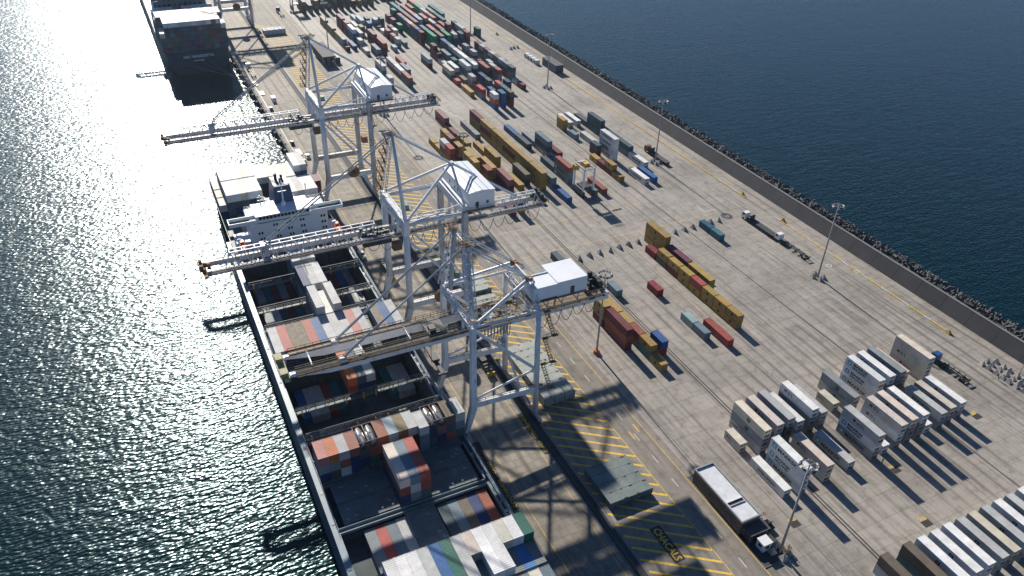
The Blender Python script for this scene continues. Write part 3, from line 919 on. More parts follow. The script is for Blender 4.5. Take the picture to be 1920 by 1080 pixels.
for b, ri, j, x, y, L, cols, h in pool:
    n = len(cols)
    for k, cn in enumerate(cols):
        z = (n - 1 - k) * h
        reef = b in ('reefer', 'row') or (cn == 'white' and h == 2.9)
        if not reef and (BUDGET[0] >= LIMIT or y > 330):
            add_mass(x, y, z, L, h, vary(C[cn]))
            continue
        mk = None
        for tab in (RM, WM):
            if (x, y) in tab and k < len(tab[(x, y)]) and tab[(x, y)][k]:
                mk = marks(tab[(x, y)][k], cn, k, 0)
        if cn == 'Y' and L == 20 and y < 215:
            mk = marks('door', cn, k, 0)
        elif cn == 'Y' and y < 320:
            mk = marks('door', cn, k, 0)
        if not reef:
            BUDGET[0] += 1
        lab = '%s %s container, %s, %s in %s row, %s' % (CW.get(cn, cn), 'forty-foot' if L == 40 else 'twenty-foot', tier_word(k, n), ORD[j], ORD[ri], BLOCK[b])
        put_container(x, y, z, L, h, cn, lab, 'containers in the ' + BLOCK[b], 'reefer' if reef else 'dry', y < 330, mk)

# ------------------------------------------------------------------ near ship
SX = lambda i: 20.1 + 2.46 * i
ship = tag(empty('container_ship', (38, 180, SEA_Z)), 'large blue-grey container ship moored at the quay under the cranes', 'ship')
HL, HR, DZ = 18.7, 56.9, 6.6
hull = MB()
prof = [(-60, 0)]
def hull_ring(y, inset, z0, z1):
    return [(HL + inset, y, z0), (HR - inset, y, z0), (HR - inset, y, z1), (HL + inset, y, z1)]
sec = [(-40, 0.0), (250, 0.0), (280, 1.0), (296, 3.0), (303, 7.0)]
pts, fs = [], []
for y, ins in sec:
    pts += [(HL + ins, y, SEA_Z - 2), (HL + ins, y, DZ), (HR - ins, y, DZ), (HR - ins, y, SEA_Z - 2)]
for k in range(len(sec) - 1):
    a, b = 4 * k, 4 * k + 4
    fs += [(a, a + 1, b + 1, b), (a + 2, a + 3, b + 3, b + 2)]
e = 4 * (len(sec) - 1)
fs += [(e, e + 1, e + 2, e + 3)]
hull.poly(pts, fs)
hull.build('hull', 'hull_blue', ship)
# decks: side strips and cross decks leave the holds open
dk = MB()
dk.box(HL + .05, -40, DZ - .3, 20.0, 250, DZ + .02).box(55.4, -40, DZ - .3, HR - .05, 250, DZ + .02)
CROSS = [(-40, 103.6), (117.0, 118.6), (131.6, 140.6), (146.9, 148.2), (176.6, 196.0), (236.5, 303)]
for a, b in CROSS:
    dk.box(20.0, a, DZ - .3, 55.4, b, DZ + (.02 if b < 250 else .03))
dk.build('main_deck', 'deck_steel', ship)
HOLDS = [(103.6, 117.0, 4.0), (118.6, 131.6, 5.0), (140.6, 146.9, 3.7), (148.2, 176.6, -2.7), (196.0, 236.5, -2.7)]
for a, b, zf in HOLDS:
    mb = MB()
    mb.quad((20.0, a, zf), (55.4, a, zf), (55.4, b, zf), (20.0, b, zf))
    mb.quad((20.0, a, zf), (20.0, b, zf), (20.0, b, DZ), (20.0, a, DZ)).quad((55.4, b, zf), (55.4, a, zf), (55.4, a, DZ), (55.4, b, DZ))
    mb.quad((55.4, a, zf), (20.0, a, zf), (20.0, a, DZ), (55.4, a, DZ)).quad((20.0, b, zf), (55.4, b, zf), (55.4, b, DZ), (20.0, b, DZ))
    k = 0
    while SX(k) < 55:                                 # cell guides
        for yy in (a + .12, b - .12):
            mb.box(SX(k) - .08, yy - .1, zf, SX(k) - .02, yy + .1, DZ + .3)
        k += 1
    mb.build('hold', 'hold_dark', ship)
    cm = MB()
    for x0, x1 in ((19.75, 20.05), (55.35, 55.65)):
        cm.box(x0, a - .2, DZ, x1, b + .2, DZ + 1.0)
    cm.box(20.06, a - .25, DZ, 55.34, a - .05, DZ + .8).box(20.06, b + .05, DZ, 55.34, b + .25, DZ + .8)
    cm.build('hatch_coaming', 'gunwale', ship)
# gunwale: pale top strip with bulwark along the side walkway
gw = MB().box(HL - .12, -40, DZ - .1, HL + 1.25, 252, DZ + .9).box(HR - .5, -40, DZ, HR + .1, 250, DZ + .9)
gw.build('gunwale', 'gunwale', ship)
rl = MB()
for a, b in ((-40, 103), (117, 149), (176, 197), (236, 296)):
    rl.rail((HL + 1.15, max(a, 60), DZ + .9), (HL + 1.15, b, DZ + .9), 1.0, 2.2, .035)
rl.rail((HR - .3, 60, DZ + .9), (HR - .3, 250, DZ + .9), 1.0, 2.2, .035)
rl.build('railing', 'gunwale', ship)
# hatch covers still on board
HC = 7.45
covers = [(34.9, 104.0, 41.7, 116.6)]
for x0, x1 in ((21.6, 34.6), (34.8, 42.2), (42.4, 54.3)):
    covers += [(x0, 119.0, x1, 125.0), (x0, 125.15, x1, 131.3)]
for x0, x1 in ((20.3, 31.9), (32.1, 43.6), (43.8, 55.1)):
    covers += [(x0, 76.0, x1, 89.2), (x0, 89.6, x1, 102.8), (x0, 132.2, x1, 140.2), (x0, 178.0, x1, 191.2), (x0, 255.5, x1, 268), (x0, 268.4, x1, 281), (x0, 281.4, x1, 294)]
for x0, y0, x1, y1 in covers:
    mb = MB().box(x0, y0, DZ + .05, x1, y1, HC)
    cx = x0 + .8
    while cx < x1 - .5:                               # stacking cones and lashing plates
        for yy in (y0 + .5, y1 - .6):
            mb.box(cx, yy, HC, cx + .3, yy + .14, HC + .1)
        cx += 2.46
    for t in (.33, .66):
        mb.box(x0 + (x1 - x0) * t, y0 + .1, HC, x0 + (x1 - x0) * t + .06, y1 - .1, HC + .03)
    c = mb.build('hatch_cover', 'deck_steel', ship)
    if 100 < y0 < 131:
        lm = MB()
        for k in range(4):
            px, py = random.uniform(x0 + .6, x1 - 1.2), random.uniform(y0 + .6, y1 - 1.2)
            sx_ = random.choice((-1, 1))
            lm.box(px, py, HC + .004, px + .8, py + .09, HC + .012).box(px, py + .09, HC + .004, px + .09, py + .7, HC + .012)
        stuff(lm.build('corner_mark', 'line_white', c))
# lashing bridges across the open holds
for y in (158.2, 207.0 - 1.0, 220.3, 148.0, 176.8, 196.2, 236.4):
    mb = MB()
    z0 = DZ + .9
    mb.box(20.1, y - .55, z0, 55.3, y + .55, z0 + .2)
    for k in range(15):
        x = 20.3 + 2.5 * k
        mb.beam((x, y - .5, z0), (x, y - .5, z0 + 2.6), .16)
        if k % 2 and k < 14:
            mb.beam((x, y - .5, z0), (x + 2.5, y - .5, z0 + 2.6), .12)
    mb.beam((20.2, y - .5, z0 + 2.6), (55.2, y - .5, z0 + 2.6), .16)
    mb.rail((20.2, y + .5, z0 + .2), (55.2, y + .5, z0 + .2), 1.0, 2.5, .04)
    b = mb.build('lashing_bridge', 'deck_steel', ship)
    pm = MB()
    for x in (21.5, 33.2, 37.9, 41.2, 46.0, 54.0):
        pm.box(x, y - .75, z0 - .6, x + .28, y - .58, z0 + 1.6)
    pm.build('guide_post', 'yellow_paint', b)
for x in (19.3, 55.9):                                # deck fittings along the walkway
    for k in range(34):
        y = 88 + 4.7 * k + random.uniform(-1, 1)
        MB().box(x - .3, y, DZ, x + .3, y + random.uniform(.4, 1.4), DZ + random.uniform(.5, 1.1)).tube((x, y - .5, DZ), (x, y - .5, DZ + .8), .18, n=7).build('deck_fitting', random.choice(['gunwale', 'dark_steel', 'steel_grey']), ship)

# superstructure
hs = MB().box(26.0, 241.6, DZ, 52.0, 252.5, 18.4)
house = hs.build('superstructure', 'ship_white', ship)
MB().box(19.6, 241.2, 18.4, 57.4, 245.0, 18.75).box(28.6, 241.4, 18.75, 46.2, 250.0, 20.7).box(28.2, 241.0, 20.7, 46.6, 250.4, 20.95).build('bridge_deck', 'ship_white', ship)
wg = MB()
for x0, x1 in ((19.6, 28.4), (46.4, 57.4)):
    wg.box(x0, 241.2, 18.75, x1, 241.35, 19.75).box(x0, 244.85, 18.75, x1, 245.0, 19.75)
wg.box(19.6, 241.36, 18.75, 19.75, 244.84, 19.75).box(57.25, 241.36, 18.75, 57.4, 244.84, 19.75)
wg.build('bridge_wing', 'ship_white', ship)
for x0, x1 in ((20.0, 26.5), (49.5, 57.0)):
    MB().quad((x0, 241.5, 18.77), (x1, 241.5, 18.77), (x1, 244.7, 18.77), (x0, 244.7, 18.77)).build('wing_deck', 'deck_green', ship)
for k in range(14):
    x = 29.2 + 1.2 * k
    MB().box(x, 241.33, 19.35, x + .98, 241.41, 20.35).build('bridge_window', 'window_glass', ship)
for zr, xs in ((16.2, (33.5, 38, 42.4, 49.5)), (13.9, (28.4, 33.8, 38.2, 42.5, 49.6)), (11.6, (28.8, 34.2, 38.5, 42.8, 49.8)), (9.3, (29.0, 34.5, 38.8, 43.0, 50.0))):
    for x in xs:
        for d in (0, .95):
            MB().box(x + d, 241.52, zr, x + d + .6, 241.62, zr + .85).build('window', 'window_glass', ship)
MB().box(28.8, 241.5, 17.9, 45.8, 241.6, 18.2).build('eyebrow', 'deck_green', ship)
MB().box(21.2, 243.5, DZ, 25.9, 250.5, 11.0).build('side_house', 'ship_white', ship)
MB().box(52.1, 243.5, DZ, 55.6, 250.5, 9.8).build('side_house', 'ship_white', ship)
fn = MB().poly([(35.6, 246.8, 18.4), (42.8, 246.8, 18.4), (42.8, 257.0, 18.4), (35.6, 257.0, 18.4), (36.6, 249.4, 26.8), (41.9, 249.4, 26.8), (41.9, 256.5, 26.8), (36.6, 256.5, 26.8)],
               [(3, 2, 1, 0), (4, 5, 6, 7), (0, 1, 5, 4), (1, 2, 6, 5), (2, 3, 7, 6), (3, 0, 4, 7)])
fn = fn.build('funnel', 'funnel_blue', ship)
MB().tube((38.3, 254, 26.2), (38.3, 254, 29.0), .5, n=10).tube((40.2, 254, 26.2), (40.2, 254, 28.4), .45, n=10).tube((39.3, 252.2, 26.2), (39.3, 252.2, 28), .35, n=8).build('exhaust_pipe', 'dark_steel', fn)
MB().box(34, 252.5, DZ, 44, 258, 18.4).build('engine_casing', 'ship_white', ship)
MB().quad((35.2, 245.1, 18.46), (43.0, 245.1, 18.46), (43.0, 246.7, 18.46), (35.2, 246.7, 18.46)).build('monkey_deck', 'deck_green', ship)
ms = MB().tube((38.6, 246.2, 20.95), (38.6, 246.2, 31), .28, .12, n=8).beam((36.2, 246.2, 28), (41.0, 246.2, 28), .16).beam((37.2, 246.2, 26), (40, 246.2, 26), .3, .14).tube((38.6, 246.2, 20.95), (38.6, 246.2, 22.2), .9, .7, n=10)
ms.build('radar_mast', 'ship_white', ship)
for x, y, h in ((31.5, 249, 6), (47.3, 250.5, 7), (33, 251.5, 4)):
    MB().tube((x, y, 18.4), (x, y, 18.4 + h), .16, n=6).beam((x - .9, y, 18.4 + h * .7), (x + .9, y, 18.4 + h * .7), .12).beam((x - .7, y, 18.4 + h * .9), (x + .7, y, 18.4 + h * .9), .1).build('signal_mast', 'galvanised', ship)
MB().rail((26.2, 241.8, 18.75), (28.4, 241.8, 18.75), 1.0, 1.1).rail((26.2, 252.3, 18.4), (36, 252.3, 18.4), 1.0, 1.6).rail((43, 252.3, 18.4), (51.8, 252.3, 18.4), 1.0, 1.6).rail((51.8, 245.2, 18.4), (51.8, 252.3, 18.4), 1, 1.6).build('roof_railing', 'ship_white', ship)
for x, lab in ((22.6, 'enclosed orange lifeboat on the seaward side of the ship bridge'), (54.6, 'enclosed orange lifeboat on the quay side of the ship bridge')):
    lb = tag(empty('lifeboat', (x, 239.0, 11.2)), lab, 'lifeboat', 'lifeboats of the near ship')
    mb = MB()
    ring = []
    for k in range(9):
        t = k / 8
        y = 235.6 + 7.0 * t
        w_ = 1.25 * math.sin(math.pi * (0.12 + .76 * t)) ** .6
        ring.append([(x - w_ * .5, y, 10.4), (x - w_, y, 11.2), (x - w_ * .85, y, 12.0), (x - w_ * .4, y, 12.6), (x + w_ * .4, y, 12.6), (x + w_ * .85, y, 12.0), (x + w_, y, 11.2), (x + w_ * .5, y, 10.4)])
    ps = [p for r_ in ring for p in r_]
    ff = []
    for k in range(8):
        for q in range(8):
            ff.append((8 * k + q, 8 * k + (q + 1) % 8, 8 * k + 8 + (q + 1) % 8, 8 * k + 8 + q))
    ff += [tuple(range(7, -1, -1)), tuple(range(64, 72))]
    mb.poly(ps, ff).build('boat_shell', 'lifeboat_orange', lb, smooth=True)
    MB().box(x - .55, 240.2, 12.5, x + .55, 241.9, 13.25).build('boat_cabin', 'lifeboat_orange', lb)
    MB().beam((x, 236.3, 8), (x - 1.2, 236.3, 13.4), .22).beam((x - 1.2, 236.3, 13.4), (x, 236.3, 13.6), .2).beam((x, 242, 8), (x - 1.2, 242, 13.4), .22).beam((x - 1.2, 242, 13.4), (x, 242, 13.6), .2).build('davit', 'ship_white', lb)
# tug fender row by the hull
# cargo of the near ship ------------------------------------------------
SHIPN = [0]
def cargo(y, L, base, cols, bay, h=2.6):
    """cols: 'i:top/below/..' per column"""
    for q in cols.split():
        i, s = q.split(':')
        i = int(i)
        cl = s.split('/')
        n = len(cl)
        for k, cn in enumerate(cl):
            kind = 'dry'
            if cn.endswith('*'):
                cn, kind = cn[:-1], 'open'
            z = base + (n - 1 - k) * h
            lab = '%s %s container, %s, %s column, %s of near ship' % (CW.get(cn, cn), 'forty-foot' if L == 40 else 'twenty-foot', tier_word(k, n), ORD[i], bay)
            if (y > 240 and k > 1) or k > 2:
                add_mass(SX(i), y, z, L, h, vary(C[cn]))
                continue
            SHIPN[0] += 1
            put_container(SX(i), y, z, L, h, cn, lab, 'containers on the near ship', kind, y < 200, jitter=False)
T0 = HC + .01
cargo(90.2, 40, T0, '2:white/grey 3:white/white 4:white/lgrey 5:lgrey/grey 6:blue/slate 7:green/slate 8:lgrey/grey 10:white/white 11:white/grey', 'bottom bay')
cargo(96.35, 20, T0, '9:cream/grey 12:cream/grey 13:white/slate 14:green/navy', 'bottom bay far half')
cargo(90.2, 20, T0, '9:grey 12:grey 13:skyblue 14:grey', 'bottom bay near half')
cargo(77.3, 40, T0, '12:grey 13:cream 14:greyblue', 'bay below bottom bay')
cargo(104.2, 40, 4.02, '2:grey 3:red 4:greyblue 5:lgrey 9:slate 10:greyblue 11:brown 12:navy 13:rust', 'half-open hold')
cargo(119.1, 40, T0, '6:cream/rust/navy 7:greyblue/lgrey/greyblue 8:red/red/slate', 'closed hatches')
cargo(132.9, 20, T0, '0:pink/grey/navy 1:orange/grey/dgrey 2:lgrey/rust/lgrey 3:rust/navy/navy 10:lgrey/greyblue/greyblue', 'tank bay')
cargo(133.9, 20, T0, '4:slate/navy 5:rust/green 6:rust/rust/maroon 7:lblue/navy/maroon 8:khaki/dgrey/maroon 9:lgrey/maroon/maroon 11:navy/slate 12:mauve/navy 13:brown/slate/rust 14:lgrey/greyblue/slate', 'tank bay')
cargo(140.72, 20, 3.72, '1:maroon 2:grey 3:mauve 6:crimson 7:crimson 9:grey 10:grey 11:slate', 'gap behind tank bay')
cargo(160.0, 40, T0, '6:orange/red 7:slate/navy 8:lgrey/navy', 'boom bay')
cargo(163.8, 40, -2.68, '1:blue 2:lgrey 3:lgrey 4:rust 5:teal 11:teal 12:lgrey 13:lgrey', 'far hold under boom')
cargo(151.0, 20, -2.68, '1:blue 2:lgrey 3:lgrey 4:rust 5:teal 11:lgrey 12:slate 13:lgrey', 'near hold under boom')
cargo(178.5, 40, T0, '0:lgrey/white 1:red/maroon 2:pink*/navy 3:pink*/slate 4:red/maroon 5:blue/navy 6:lgrey/grey 7:lgrey/grey 8:lgrey/slate 9:pink/maroon 10:lgrey/grey 12:lav*/slate 13:blue/blue 14:lgrey/lgrey', 'midship bay')
cargo(191.2, 40, T0, '6:lgrey/grey/slate 8:lgrey/grey/slate', 'bay behind midship')
cargo(191.2, 40, T0, '7:white/grey', 'bay behind midship')
cargo(207.6, 40, -2.68, '1:grey 2:lgrey 3:slate 4:maroon 5:teal 10:slate 11:dgrey 12:grey 13:lgrey', 'near open hold')
cargo(222.4, 40, -2.68, '1:grey 2:teal 3:maroon 4:grey 5:maroon 10:navy 11:maroon 12:blue 13:grey', 'far open hold')
cargo(207.4, 40, -2.68, '6:navy/slate/grey/grey/grey/slate 7:lgrey/slate/grey/grey/grey/slate 8:lgrey/grey/grey/slate/grey/slate', 'near hold centre')
cargo(222.4, 40, -2.68, '6:lgrey/slate/grey/grey/grey/slate 7:lgrey/slate/grey/grey/grey/slate 8:lgrey/grey/grey/slate/grey/slate', 'far hold centre')
cargo(283.0, 40, T0, '0:lgrey/slate', 'stern bay')
cargo(276.2, 20, T0, '0:cream/navy', 'stern middle bay')
cargo(269.4, 20, T0, '0:cream/navy', 'stern forward bay')
cargo(265.4, 40, T0, '1:white/slate/slate/navy 2:white/slate/navy/slate 3:cream/slate/slate/slate 4:white/navy/slate/slate 5:white/slate/slate/navy 9:white/slate/grey 10:white/grey/slate 11:lgrey/slate/slate 12:white/slate/grey 13:white/slate/navy', 'stern forward bay')  # sun glare on the stern roofs is painted in as white tops
cargo(278.4, 40, T0, '1:white/slate/slate/navy 2:white/slate/navy/slate 3:white/slate/slate/slate 4:cream/navy/slate/slate 5:white/slate/slate/navy 9:white/slate/grey 10:cream/grey/slate 11:white/slate/slate', 'stern middle bay')  # white tops here too carry roof glare in their colour
cargo(281.0, 40, T0, '6:white/slate/maroon 7:white/slate/maroon 8:cream/maroon/maroon 12:white/grey/slate/grey 13:lgrey/teal/slate/slate', 'stern aft bay')
cargo(255.8, 20, T0, '2:cream 4:pink', 'bay behind the bridge')
cargo(270.5, 20, T0, '14:maroon/rust/maroon', 'stern forward bay')
# tank containers
def tank(i, y, z, lab):
    t = tag(empty('tank_container', (SX(i), y, z)), lab, 'tank container', 'tank containers on the near ship')
    x, L, H = SX(i), 6.058, 2.6
    fr = MB()
    for xx in (x, x + W - .12):
        for yy in (y, y + L - .12):
            fr.box(xx, yy, z, xx + .12, yy + .12, z + H)
        for zz in (z, z + H - .12):
            fr.box(xx, y + .12, zz, xx + .12, y + L - .12, zz + .12)
    for yy in (y, y + L - .12):
        for zz in (z, z + H - .12):
            fr.box(x + .12, yy, zz, x + W - .12, yy + .12, zz + .12)
    for yy in (y + .02, y + L - .1):                 # end-frame corner gussets, added wide to block sun slipping past the tank
        for sx_, cx_ in ((1, x + .1), (-1, x + W - .1)):
            for sz_, cz_ in ((1, z + .1), (-1, z + H - .1)):
                fr.poly([(cx_, yy, cz_), (cx_ + sx_ * 1.18, yy, cz_), (cx_, yy, cz_ + sz_ * 1.18), (cx_, yy + .06, cz_), (cx_ + sx_ * 1.18, yy + .06, cz_), (cx_, yy + .06, cz_ + sz_ * 1.18)],
                        [(0, 1, 2), (3, 5, 4), (1, 4, 5, 2)])
    fr.box(x + .3, y + .9, z + .05, x + W - .3, y + L - .9, z + .5)
    fr.build('frame', 'tank_frame', t)
    c = (x + W / 2, z + H / 2 + .02)
    mb = MB()
    rings = [(.16, .0), (.2, .6), (.32, .95), (.5, 1.1), (L - .5, 1.1), (L - .32, .95), (L - .2, .6), (L - .16, 0)]
    n = 18
    pts = [(c[0] + r_ * math.cos(2 * math.pi * k / n), y + yy, c[1] + r_ * math.sin(2 * math.pi * k / n)) for yy, r_ in rings for k in range(n)]
    mb.poly(pts, [(n * a + k, n * a + (k + 1) % n, n * a + n + (k + 1) % n, n * a + n + k) for a in range(7) for k in range(n)])
    mb.build('tank_shell', 'tank_steel', t, smooth=True)
    MB().box(c[0] - .22, y + .5, z + H - .22, c[0] + .22, y + L - .5, z + H - .17).tube((c[0], y + L / 2, z + H - .5), (c[0], y + L / 2, z + H - .1), .35, n=10).build('top_walkway', 'dark_steel', t)
for i, lab in ((4, 'shiny steel tank container, leftmost of the pair nearer the water'), (5, 'shiny steel tank container, right one of the pair nearer the water'),
               (11, 'shiny steel tank container, left one of the pair nearer the quay'), (12, 'shiny steel tank container, right one of the pair nearer the quay')):
    tank(i, 133.9, T0 + 5.2, lab)

# ------------------------------------------------------------------ far ship, stern towards the camera
s2 = tag(empty('container_ship', (38, 540, SEA_Z)), 'dark-hulled container ship piled high with boxes, seen from astern', 'ship')
HL2, HR2, Y2 = 21.5, 56.4, 462.0
pts, fs = [], []
sec = [(Y2, 1.5, 5.0), (Y2 + 6, .4, 2.5), (Y2 + 25, 0, 0), (900, 0, 0)]
for y, ins, tuck in sec:
    pts += [(HL2 + ins + tuck, y + tuck * .2, SEA_Z - 2), (HL2 + ins, y, 2.0), (HL2 + ins, y, 8.0), (HR2 - ins, y, 8.0), (HR2 - ins, y, 2.0), (HR2 - ins - tuck, y + tuck * .2, SEA_Z - 2)]
for k in range(len(sec) - 1):
    a, b = 6 * k, 6 * k + 6
    for q in range(5):
        fs.append((a + q, a + q + 1, b + q + 1, b + q))
fs.append((5, 4, 3, 2, 1, 0))
MB().poly(pts, fs).build('hull', 'hull_dark', s2)
MB().rail((HL2 + 1.6, Y2 + .3, 8), (HR2 - 1.6, Y2 + .3, 8), 1.1, 2.2, .05).rail((HL2 + .3, Y2 + 6, 8), (HL2 + .3, 620, 8), 1.1, 3, .05).build('railing', 'gunwale', s2)
lettering('MSC BENEDETTA', 1.9, 'letter_white', (31.0, Y2 - .06, 4.9), (1, 0, 0), (0, 0, 1), s2, .05, fit=16)
lettering('PANAMA', 1.1, 'letter_white', (36.0, Y2 - .06, 2.9), (1, 0, 0), (0, 0, 1), s2, .03, fit=5.6)
MB().tube((40, Y2 - .2, 2), (58.2, 425, .6), .06, n=5).tube((44, Y2 - .2, 2), (58.2, 418, .6), .06, n=5).tube((30, Y2 - .2, 2), (58.2, 430, .6), .06, n=5).build('mooring_line', 'galvanised', s2)
wallc = ['dgrey', 'slate', 'navy', 'brown', 'slate', 'purple', 'dgrey', 'slate', 'greyblue', 'maroon']
random.seed(5)
for bay, (yb, n) in enumerate(((Y2 + 3, 6), (Y2 + 16, 6), (Y2 + 31, 4), (Y2 + 44, 4))):
    for i in range(14):
        nn = n
        if bay == 0 and i in (0, 13):
            nn = 4 if i == 0 else 5
        if bay >= 2 and i in (5, 6):
            nn = 1
        for k in range(nn):
            topc = 'white' if random.random() < .7 else random.choice(['mauve', 'lgrey', 'cream', 'greyblue'])
            add_mass(HL2 + .4 + 2.44 * i, yb, 8.02 + 2.6 * k, 40, 2.6, vary(C[topc if k == nn - 1 else random.choice(wallc)]))
MB().box(24, Y2 + 62, 8, 54, Y2 + 74, 30).build('superstructure', 'hull_blue', s2)
for r_ in range(4):
    for k in range(9):
        MB().box(27 + 2.9 * k, Y2 + 61.9, 14 + 3.2 * r_, 28.2 + 2.9 * k, Y2 + 62.02, 15.2 + 3.2 * r_).build('window', 'window_glass', s2)
MB().box(21, Y2 + 60, 30, 57, Y2 + 66, 31.2).build('bridge_deck', 'gunwale', s2)
MB().tube((23.2, Y2 + 48, 8), (23.2, Y2 + 48, 24), .5, n=8).beam((23.2, Y2 + 48, 23.5), (26.5, Y2 + 46, 24.5), .4).build('deck_crane_post', 'ship_white', s2)
random.seed(21)

# ------------------------------------------------------------------ ship-to-shore cranes
def bogie(par, x, y, sgn):
    mb = MB()
    mb.box(x - .45, y - 3.2, .95, x + .45, y + 3.2, 1.7).box(x - .35, y - .7, 1.7, x + .35, y + .7, 2.6)
    b = mb.build('bogie', 'crane_grey', par)
    wm = MB()
    for k in range(6):
        yy = y - 2.75 + 1.1 * k
        wm.tube((x - .2, yy, .5), (x + .2, yy, .5), .45, n=10)
    wm.build('wheel', 'dark_steel', b)

def lattice(p, q, w0, w1, n, r, mb, depth=None):
    """four-chord lattice mast from p to q"""
    p, q = Vector(p), Vector(q)
    d = (q - p).normalized()
    sx = Vector((1, 0, 0))
    sx = (sx - d * sx.dot(d)).normalized()
    sy_ = d.cross(sx)
    def ring(t):
        w = w0 + (w1 - w0) * t
        c = p.lerp(q, t)
        return [c + sx * a * w / 2 + sy_ * b * (depth or w) / 2 for a, b in ((-1, -1), (1, -1), (1, 1), (-1, 1))]
    prev = ring(0)
    for k in range(1, n + 1):
        cur = ring(k / n)
        for j in range(4):
            mb.beam(prev[j], cur[j], r)
            a, b = (prev[j], cur[(j + 1) % 4]) if k % 2 else (cur[j], prev[(j + 1) % 4])
            mb.beam(a, b, r * .62)
            mb.beam(cur[j], cur[(j + 1) % 4], r * .6)
        prev = cur

def festoon(par, x0, x1, y, z, n, drop=3.2):
    mb = MB()
    for k in range(n):
        a, b = x0 + (x1 - x0) * k / n, x0 + (x1 - x0) * (k + 1) / n
        pts = []
        dd = drop * random.uniform(.7, 1.1)
        for j in range(9):
            t = j / 8
            pts.append((a + (b - a) * t, y, z - dd * (1 - abs(2 * t - 1) ** 2.6)))
        mb.path(pts, .09)
    mb.build('festoon_cable', 'cable', par)

def stair_tower(par, x, y, z0, z1, n, side, mt='rusty'):
    mb = MB()
    dz = (z1 - z0) / n
    for k in range(n):
        a, b = (y, y + 4.6 * side) if k % 2 == 0 else (y + 4.6 * side, y)
        z = z0 + dz * k
        for xx in (x, x + .85):
            mb.beam((xx, a, z), (xx, b, z + dz), .1, .22)
            mb.beam((xx, a, z + 1), (xx, b, z + dz + 1), .06)
        for j in range(9):
            t = (j + .5) / 9
            yy, zz = a + (b - a) * t, z + dz * t
            mb.box(x, min(yy - .12, yy + .12), zz, x + .85, yy + .12, zz + .05)
        mb.box(x - .1, b - .5, z + dz - .06, x + 1.6, b + .5, z + dz)
        for xx in (x - .1, x + 1.55):
            mb.beam((xx, b - .5, z + dz), (xx, b - .5, z + dz + 1), .06)
            mb.beam((xx, b + .5, z + dz), (xx, b + .5, z + dz + 1), .06)
        mb.beam((x + 1.5, b - .5, z + dz + 1), (x + 1.5, b + .5, z + dz + 1), .06)
    mb.build('staircase', mt, par)

def sheave_head(par, x, y, z, name='sheave_head'):
    mb = MB().box(x - .8, y - .5, z - .6, x + .8, y + .5, z + .1)
    for k in range(4):
        mb.tube((x - .7, y - .5 + .3 * k, z + .5), (x + .6, y - .5 + .3 * k, z + .5), .1, n=6)
        mb.tube((x - .45, y - .55 + .34 * k, z + .4), (x - .45, y - .45 + .34 * k, z + .4), .55, n=10)
    mb.rail((x - 1.6, y - 1.2, z), (x + 1.6, y - 1.2, z), 1.1, 1.0, .035).rail((x - 1.6, y + 1.2, z), (x + 1.6, y + 1.2, z), 1.1, 1.0, .05).rail((x - 1.6, y - 1.2, z), (x - 1.6, y + 1.2, z), 1.1, 1.2, .05)
    for k in range(6):
        mb.beam((x - 1.6, y - 1.2 + .48 * k, z - .04), (x + 1.6, y - 1.2 + .48 * k, z - .04), .1, .06)
    mb.build(name, 'sheave_rust', par)

def spreader(par, x, y, z):
    mb = MB().box(x - .5, y - 6, z, x + .5, y + 6, z + .5)
    for s_ in (-1, 1):
        mb.box(x - 1.2, y + s_ * 6 - .25, z - .1, x + 1.2, y + s_ * 6 + .25, z + .45)
    mb.box(x - .9, y - 1.5, z + .5, x + .9, y + 1.5, z + 1.3)
    return mb.build('spreader', 'dark_steel', par)

